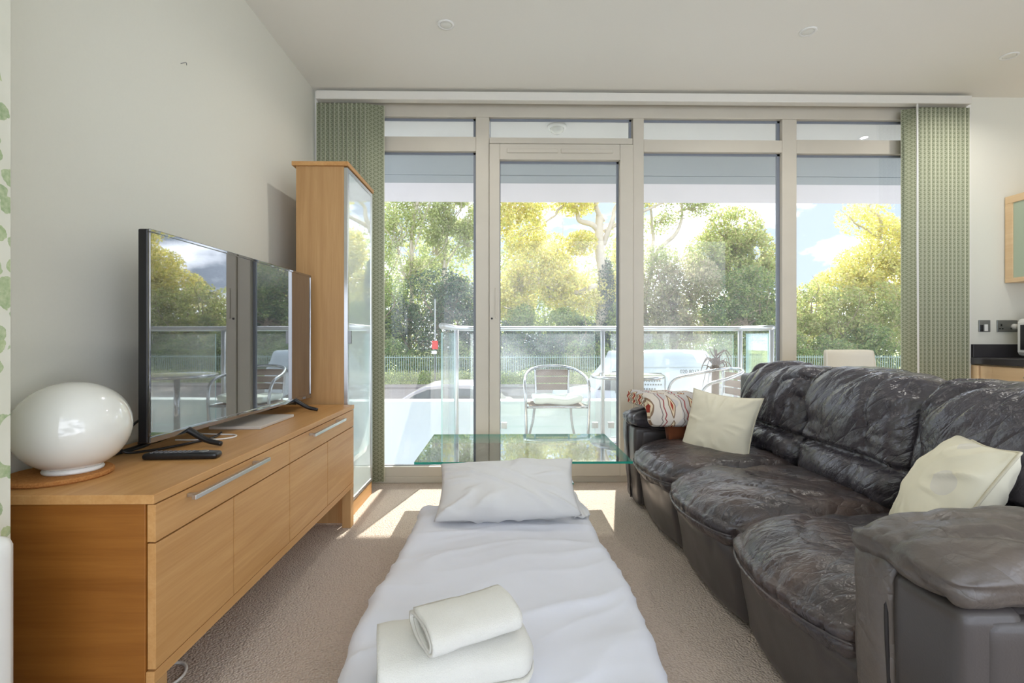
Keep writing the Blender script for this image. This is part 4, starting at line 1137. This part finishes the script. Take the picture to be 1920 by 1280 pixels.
for x in (2.35, 6.0):
    for y in (15.97, 17.7): MB().tube([(x, y, G + .28), (x, y + .22, G + .28)], .34, 22).build('wheel', M['tyre'], vn, True)
def text(s, size, loc, mat, parent, name):
    cu_ = bpy.data.curves.new('lettering', 'FONT'); cu_.body = s; cu_.size = size; cu_.extrude = .002
    to = bpy.data.objects.new('tmp', cu_); COL.objects.link(to); bpy.context.view_layer.update()
    me = bpy.data.meshes.new_from_object(to.evaluated_get(bpy.context.evaluated_depsgraph_get()))
    bpy.data.objects.remove(to); me.materials.clear(); me.materials.append(mat)
    o = bpy.data.objects.new(name, me); COL.objects.link(o); o.parent = parent
    o.rotation_euler = (R(90), 0, 0); o.location = Vector(loc) - Vector(root_loc(parent)); return o
text('020 8017 1620', .165, (5.70, 15.985, -.165), M['lettering'], vn, 'lettering')
m = MB()
x0, x1, z0, z1, c_ = 3.62, 5.22, -.92, -.17, .13
out = [(x0 + c_, z0), (x1 - c_, z0), (x1 - c_ * .4, z0 + c_ * .6), (x1, z0 + c_), (x1, z1 - c_), (x1 - c_ * .6, z1 - c_ * .4), (x1 - c_, z1), (x0 + c_, z1), (x0 + c_ * .6, z1 - c_ * .4), (x0, z1 - c_), (x0, z0 + c_), (x0 + c_ * .4, z0 + c_ * .6)]
m.tube([(a, 15.99, b) for a, b in out], .016, 6, True)
m.build('sign_border', M['lettering'], vn)
m = MB()
for zz, xa, xb in ((-.33, 4.15, 4.95), (-.44, 4.0, 5.05), (-.56, 4.3, 5.12), (-.70, 4.35, 4.9)):
    x = xa
    while x < xb: m.box(x, x + .05, 15.988, 15.997, zz, zz + .05); x += .085
m.build('sign_lines', M['lettering'], vn)
# bus stop style post
bs = thing('street_post', 'thin street post with a red and white sign by the park fence', 'sign post', (-3.45, 24.9, G))
MB().tube([(-3.45, 24.9, G), (-3.45, 24.9, 2.9)], .035, 10).build('post', M['greymetal'], bs, True)
MB().box(-3.60, -3.30, 24.84, 24.87, .40, .82).build('red_sign', M['red'], bs, bevel=.01)
MB().box(-3.62, -3.36, 24.83, 24.86, .16, .32).build('white_sign', M['white'], bs, bevel=.01)

# ------------------------------------------------------------------ trees
def leaves(clumps, n, size, seed, flat=.0):
    """n leaf quads inside ellipsoids (cx, cy, cz, rx, ry, rz, weight)"""
    r_ = np.random.default_rng(seed)
    c_ = np.array(clumps, float); w_ = c_[:, 6] / c_[:, 6].sum()
    k = r_.choice(len(c_), n, p=w_)
    d_ = r_.normal(size=(n, 3)); d_ /= np.linalg.norm(d_, axis=1, keepdims=True)
    rad = r_.uniform(0, 1, n) ** .45
    P = c_[k, :3] + d_ * rad[:, None] * c_[k, 3:6]
    # break the crowns into sprays
    keep = fbm(P * 1.1, 2, seed) > -.22 + flat * -.3
    P = P[keep]; n = len(P)
    a = r_.normal(size=(n, 3)); a /= np.linalg.norm(a, axis=1, keepdims=True)
    b = np.cross(a, r_.normal(size=(n, 3))); b /= np.linalg.norm(b, axis=1, keepdims=True)
    s = size * r_.uniform(.55, 1.25, n)[:, None]
    V = np.stack([P - a * s, P - b * s * .55, P + a * s, P + b * s * .55], 1).reshape(-1, 3)
    return V, n
def foliage(name, clumps, n, size, seed, mat, parent, flat=0.0):
    n = int(n * 2.6); size *= .68
    V, n = leaves(clumps, n, size, seed, flat)
    me = bpy.data.meshes.new(name)
    V = V - np.array(root_loc(parent)) if parent is not None else V
    me.vertices.add(4 * n); me.vertices.foreach_set('co', V.ravel())
    me.loops.add(4 * n); me.loops.foreach_set('vertex_index', np.arange(4 * n))
    me.polygons.add(n); me.polygons.foreach_set('loop_start', np.arange(0, 4 * n, 4)); me.polygons.foreach_set('loop_total', np.full(n, 4))
    me.materials.append(mat); me.update(calc_edges=True)
    o = bpy.data.objects.new(name, me); COL.objects.link(o); o.parent = parent; return o
def wob(p0, p1, rg, a=.25, n=5):
    p0, p1 = Vector(p0), Vector(p1); L = (p1 - p0).length
    return spline([p0] + [p0.lerp(p1, i / n) + Vector((rg.uniform(-1, 1), rg.uniform(-1, 1), rg.uniform(-.5, .5))) * a * L / n for i in range(1, n)] + [p1], 4)
def tree(label, base, trunk, branches, clumps, n, size, seed, mat, bark='trunk', cat='tree', twig=0, flat=0.0, extra=None):
    rg = random.Random(seed)
    t_ = thing('tree', label, cat, base, 0, 'trees in the park beyond the road')
    m = MB()
    pts = wob(base, trunk[0], rg, .12); m.tube(pts, [trunk[1] * (1 - .55 * i / len(pts)) for i in range(len(pts))], 9)
    for (a, b, r_) in branches:
        pts = wob(a, b, rg, .35); m.tube(pts, [r_ * (1 - .75 * i / len(pts)) for i in range(len(pts))], 7)
    for i in range(twig):
        c_ = clumps[rg.randrange(len(clumps))]
        e_ = [c_[j] + rg.gauss(0, .55) * c_[3 + j] for j in range(3)]
        s_ = [c_[0] + rg.uniform(-.3, .3), c_[1] + rg.uniform(-.3, .3), c_[2] - .5 * c_[5]]
        pts = wob(s_, e_, rg, .4, 4); m.tube(pts, [.042 * (1 - .8 * j / len(pts)) for j in range(len(pts))], 5)
    m.build('trunk', M[bark], t_, True)
    foliage('crown', clumps, n, size, seed, mat, t_, flat)
    if extra: foliage('ivy', extra[0], extra[1], extra[2], seed + 1, extra[3], t_, 1.0)
    return t_
def at(px, Y): return (px - 945) * Y / 930
# slender pale trees at the left
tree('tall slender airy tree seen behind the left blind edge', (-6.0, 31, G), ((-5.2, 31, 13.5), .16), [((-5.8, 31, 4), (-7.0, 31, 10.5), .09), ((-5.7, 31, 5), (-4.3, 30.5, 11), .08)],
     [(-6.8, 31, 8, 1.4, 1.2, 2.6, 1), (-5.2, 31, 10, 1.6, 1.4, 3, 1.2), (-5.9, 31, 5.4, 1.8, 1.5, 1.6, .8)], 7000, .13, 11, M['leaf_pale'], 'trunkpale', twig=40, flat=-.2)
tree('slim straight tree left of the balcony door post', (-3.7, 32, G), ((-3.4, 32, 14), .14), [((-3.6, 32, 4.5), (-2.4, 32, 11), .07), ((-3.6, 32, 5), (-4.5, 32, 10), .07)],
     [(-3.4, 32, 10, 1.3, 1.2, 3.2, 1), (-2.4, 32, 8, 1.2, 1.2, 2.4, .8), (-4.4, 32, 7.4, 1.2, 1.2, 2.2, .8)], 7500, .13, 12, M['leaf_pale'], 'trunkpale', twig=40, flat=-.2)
tree('dusky thorn tree filling the left window above the car', (-3.8, 29, G), ((-3.7, 29, 3.6), .16), [((-3.7, 29, 1.5), (-5, 29, 4), .08), ((-3.7, 29, 1.5), (-2.2, 29, 4.2), .08)],
     [(-4.0, 29, 3.2, 2.1, 1.8, 1.9, 1.2), (-2.5, 29, 2.6, 1.5, 1.5, 2.0, 1), (-5.6, 29.5, 1.4, 1.6, 1.5, 2.2, 1), (-3.4, 29, .4, 2.4, 1.4, 1.4, .9)], 13000, .12, 13, M['leaf_dark'], twig=22)
tree('bright green bush-like tree at the left window edge', (-7.2, 29, G), ((-7.2, 29, 2.5), .14), [],
     [(-7.0, 29, 3.2, 1.4, 1.3, 2.2, 1), (-7.6, 29, .8, 1.8, 1.4, 2, 1), (-9.6, 30, 3, 2.2, 1.8, 4, 1.4)], 9000, .12, 14, M['leaf_green'], twig=8)
# yellow plane tree behind the door, ivy-clad trunk
TX = at(1134, 30)
tree('big yellow-leaved tree with an ivy-clad trunk seen through the door', (TX, 30, G), ((TX - .3, 30, 8.4), .48),
     [((TX - .2, 30, 7.2), (TX - 3.2, 30, 9.6), .20), ((TX - .1, 30, 6.6), (TX + 1.6, 30, 10.5), .18), ((TX, 30, 4.0), (TX - 3.4, 29.6, 3.4), .24), ((TX - 2.6, 29.7, 3.3), (TX - 5.0, 29.6, 5.4), .10),
      ((TX - .1, 30, 8.0), (TX - 1.0, 30, 12.5), .16), ((TX - 2.4, 30, 9.0), (TX - 4.2, 30, 7.4), .09), ((TX, 30, 7.4), (TX + 4.6, 30, 9.8), .14)],
     [(TX - 5.2, 30, 8.2, 1.9, 1.6, 2.2, 1.6), (TX - 3.9, 30, 5.4, 2.4, 1.6, 2.2, 1.6), (TX - 5.6, 30.5, 3.6, 1.6, 1.6, 2.0, 1.1), (TX - 1.8, 30, 9.3, 1.7, 1.6, 1.0, .5), (TX - 1.5, 29.5, 6.6, 1.0, 1.0, .8, .35), (TX - 1.6, 30, 3.6, 2.2, 1.4, 1.4, 1.1), (TX + 1.3, 30, 5, 1.0, 1.0, 2.6, .8), (TX - 4.6, 30, 11.5, 2.6, 1.8, 1.6, .8), (TX + 2.2, 30, 10.4, 2.6, 1.6, 1.6, .5)],
     22000, .15, 21, M['leaf_yellow'], 'trunkpale', twig=30, extra=([(TX + .05, 29.85, 2.4, .6, .6, 2.0, 1), (TX + .05, 29.85, 4.2, .55, .55, 1.6, .8), (TX + .05, 29.85, .4, .65, .6, 2.0, 1)], 5000, .10, M['leaf_dark']))
tree('low dark shrub tree under the yellow crown', (at(960, 28.5), 28.5, G), ((at(960, 28.5), 28.5, .8), .1), [],
     [(at(960, 28.5), 28.5, .5, 1.3, 1.2, 1.6, 1), (at(1030, 28.5), 28.5, .3, 1.4, 1.2, 1.4, 1), (at(1095, 28.5), 28.5, .6, 1.2, 1.1, 1.5, 1)], 9000, .115, 23, M['leaf_dark'], twig=8)
tree('fresh green shrub tree just above the door railing', (at(1010, 29.5), 29.5, G), ((at(1010, 29.5), 29.5, 1.5), .1), [],
     [(at(985, 29.5), 29.5, 1.9, 1.3, 1.0, 1.1, 1), (at(1060, 29.5), 29.5, 1.8, 1.3, 1.0, 1.0, 1), (at(1165, 29.5), 29.5, 1.6, 1.0, 1.0, 1.6, 1)], 5500, .13, 24, M['leaf_green'], twig=6)
# panel right of the door
tree('thin leaning tree with bare branches right of the door post', (at(1196, 31), 31, G), ((at(1225, 31), 31, 6.6), .24), [((at(1222, 31), 31, 5.6), (at(1300, 31), 31, 10.6), .16), ((at(1270, 31), 31, 8.8), (at(1345, 31), 31, 9.6), .07), ((at(1222, 31), 31, 6.4), (at(1215, 31), 31, 10.8), .12)],
     [(at(1235, 31), 31, 9.0, 1.8, 1.2, 1.6, 1), (at(1300, 31), 31, 9.6, 1.8, 1.2, 1.2, .8), (at(1240, 31), 31, 5.6, 1.4, 1.2, 1.3, .7)], 4200, .13, 31, M['leaf_pale'], 'trunkpale', twig=30, flat=-.3)
tree('grey-green bushy tree left of the round-topped tree', (at(1262, 30), 30, G), ((at(1270, 30), 30, 4), .22), [((at(1268, 30), 30, 2), (at(1235, 30), 30, 5), .1)],
     [(at(1240, 30), 30, 3.6, 1.7, 1.5, 2.1, 1.1), (at(1300, 30), 30, 4.2, 1.7, 1.5, 2.0, 1.1), (at(1225, 30), 30, 1.2, 1.6, 1.4, 1.6, 1), (at(1290, 30), 30, 1.6, 1.6, 1.4, 1.6, 1)], 12500, .135, 32, M['leaf_grey'], twig=45)
tree('round-topped yellow-green tree in the middle right window', (at(1390, 32), 32, G), ((at(1385, 32), 32, 6.5), .3), [((at(1388, 32), 32, 2.6), (at(1330, 32), 32, 6.6), .16), ((at(1388, 32), 32, 3), (at(1430, 32), 32, 5.2), .13)],
     [(at(1378, 32), 32, 7.6, 2.0, 1.8, 2.0, 1.2), (at(1335, 32), 32, 6.0, 1.8, 1.8, 1.9, 1), (at(1425, 32), 32, 6.1, 1.4, 1.6, 1.8, .9), (at(1380, 32), 32, 5.2, 2.6, 1.8, 1.8, 1.2), (at(1430, 32), 32, 3.2, 1.1, 1.4, 1.6, .6)], 13500, .145, 33, M['leaf_lime'], twig=50)
tree('dusty bare-twigged tree at the foot of the round-topped tree', (at(1405, 30), 30, G), ((at(1402, 30), 30, 3.2), .2), [((at(1404, 30), 30, 1.2), (at(1450, 30), 30, 4), .1), ((at(1404, 30), 30, 1.4), (at(1360, 30), 30, 3.6), .1)],
     [(at(1410, 30), 30, 3.9, 1.9, 1.4, 1.5, 1), (at(1370, 30), 30, 2.2, 1.8, 1.4, 1.4, 1), (at(1440, 30), 30, 1.8, 1.4, 1.4, 1.6, 1), (at(1400, 30), 30, .3, 2.2, 1.3, 1.4, .8)], 10500, .13, 34, M['leaf_mid'], twig=50)
# right window
tree('large yellow-green tree rising behind the right-hand blind', (at(1720, 31), 31, G), ((at(1712, 31), 31, 7.2), .36), [((at(1715, 31), 31, 4.6), (at(1652, 31), 31, 7.4), .24), ((at(1655, 31), 31, 7.2), (at(1640, 31), 31, 10.6), .13), ((at(1652, 31), 31, 7.4), (at(1590, 31), 31, 8.8), .08)],
     [(at(1640, 31), 31, 5.4, 2.4, 1.8, 1.6, 1.3), (at(1700, 31), 31, 7.2, 2.4, 1.8, 2.0, 1.2), (at(1585, 31), 31, 4.0, 2.0, 1.6, 1.5, 1.2), (at(1630, 31), 31, 8.6, 1.8, 1.4, 1.4, .25), (at(1680, 31), 31, 4.4, 2.4, 1.8, 2.0, 1.2), (at(1780, 31), 31, 6.4, 2.6, 1.8, 3.4, 1.6)], 14500, .15, 41, M['leaf_yellow'], 'trunkpale', twig=30)
tree('dense green tree low in the window nearest the kitchen', (at(1560, 29.5), 29.5, G), ((at(1560, 29.5), 29.5, 2.5), .2), [],
     [(at(1530, 29.5), 29.5, 2.4, 1.6, 1.5, 2.0, 1.1), (at(1590, 29.5), 29.5, 2.0, 1.7, 1.5, 2.2, 1.2), (at(1500, 29.5), 29.5, 1.0, 1.4, 1.4, 1.8, .9), (at(1660, 29.5), 29.5, 2.2, 1.9, 1.5, 2.2, 1.2), (at(1740, 29.5), 29.5, 2.0, 2.2, 1.5, 2.6, 1.2)], 13500, .135, 42, M['leaf_lime'], twig=26)
tree('dark bush under the trees in the window nearest the kitchen', (at(1640, 28.5), 28.5, G), ((at(1640, 28.5), 28.5, .6), .1), [],
     [(at(1560, 28.5), 28.5, .3, 1.5, 1.0, 1.0, .8), (at(1640, 28.5), 28.5, .7, 1.6, 1.0, 1.1, .9), (at(1480, 28.5), 28.5, .3, 1.2, 1.0, 1.3, .8)], 5500, .12, 43, M['leaf_mid'], twig=8)
tree('broad yellow-green tree hidden mostly behind the kitchen wall', (32, 33, G), ((32, 33, 7), .3), [], [(30, 33, 5, 3, 2, 3.2, 1), (34, 33, 6, 3.4, 2, 4, 1), (38, 33, 4, 3, 2, 4, 1)], 8000, .19, 44, M['leaf_yellow'], twig=10)
# hedge and undergrowth along the fence
hd = [(x, 27.8 + .4 * math.sin(x), -.5 + .35 * math.sin(x * 1.7), 1.0, .7, 1.15, 1) for x in np.arange(-12, 32, 1.15)]
o = foliage('hedge', hd, 34000, .11, 51, M['leaf_mid'], None, 1.0); o['kind'] = 'stuff'; o['label'] = 'leafy hedge running along behind the park fence'; o['category'] = 'hedge'
ug = [(x, 26.3, G + .32, .9, .35, .42, 1) for x in np.arange(-12, 32, 1.0)]
o = foliage('undergrowth', ug, 16000, .075, 52, M['leaf_green'], None, 1.0); o['kind'] = 'stuff'; o['label'] = 'low weeds at the foot of the park fence'; o['category'] = 'undergrowth'
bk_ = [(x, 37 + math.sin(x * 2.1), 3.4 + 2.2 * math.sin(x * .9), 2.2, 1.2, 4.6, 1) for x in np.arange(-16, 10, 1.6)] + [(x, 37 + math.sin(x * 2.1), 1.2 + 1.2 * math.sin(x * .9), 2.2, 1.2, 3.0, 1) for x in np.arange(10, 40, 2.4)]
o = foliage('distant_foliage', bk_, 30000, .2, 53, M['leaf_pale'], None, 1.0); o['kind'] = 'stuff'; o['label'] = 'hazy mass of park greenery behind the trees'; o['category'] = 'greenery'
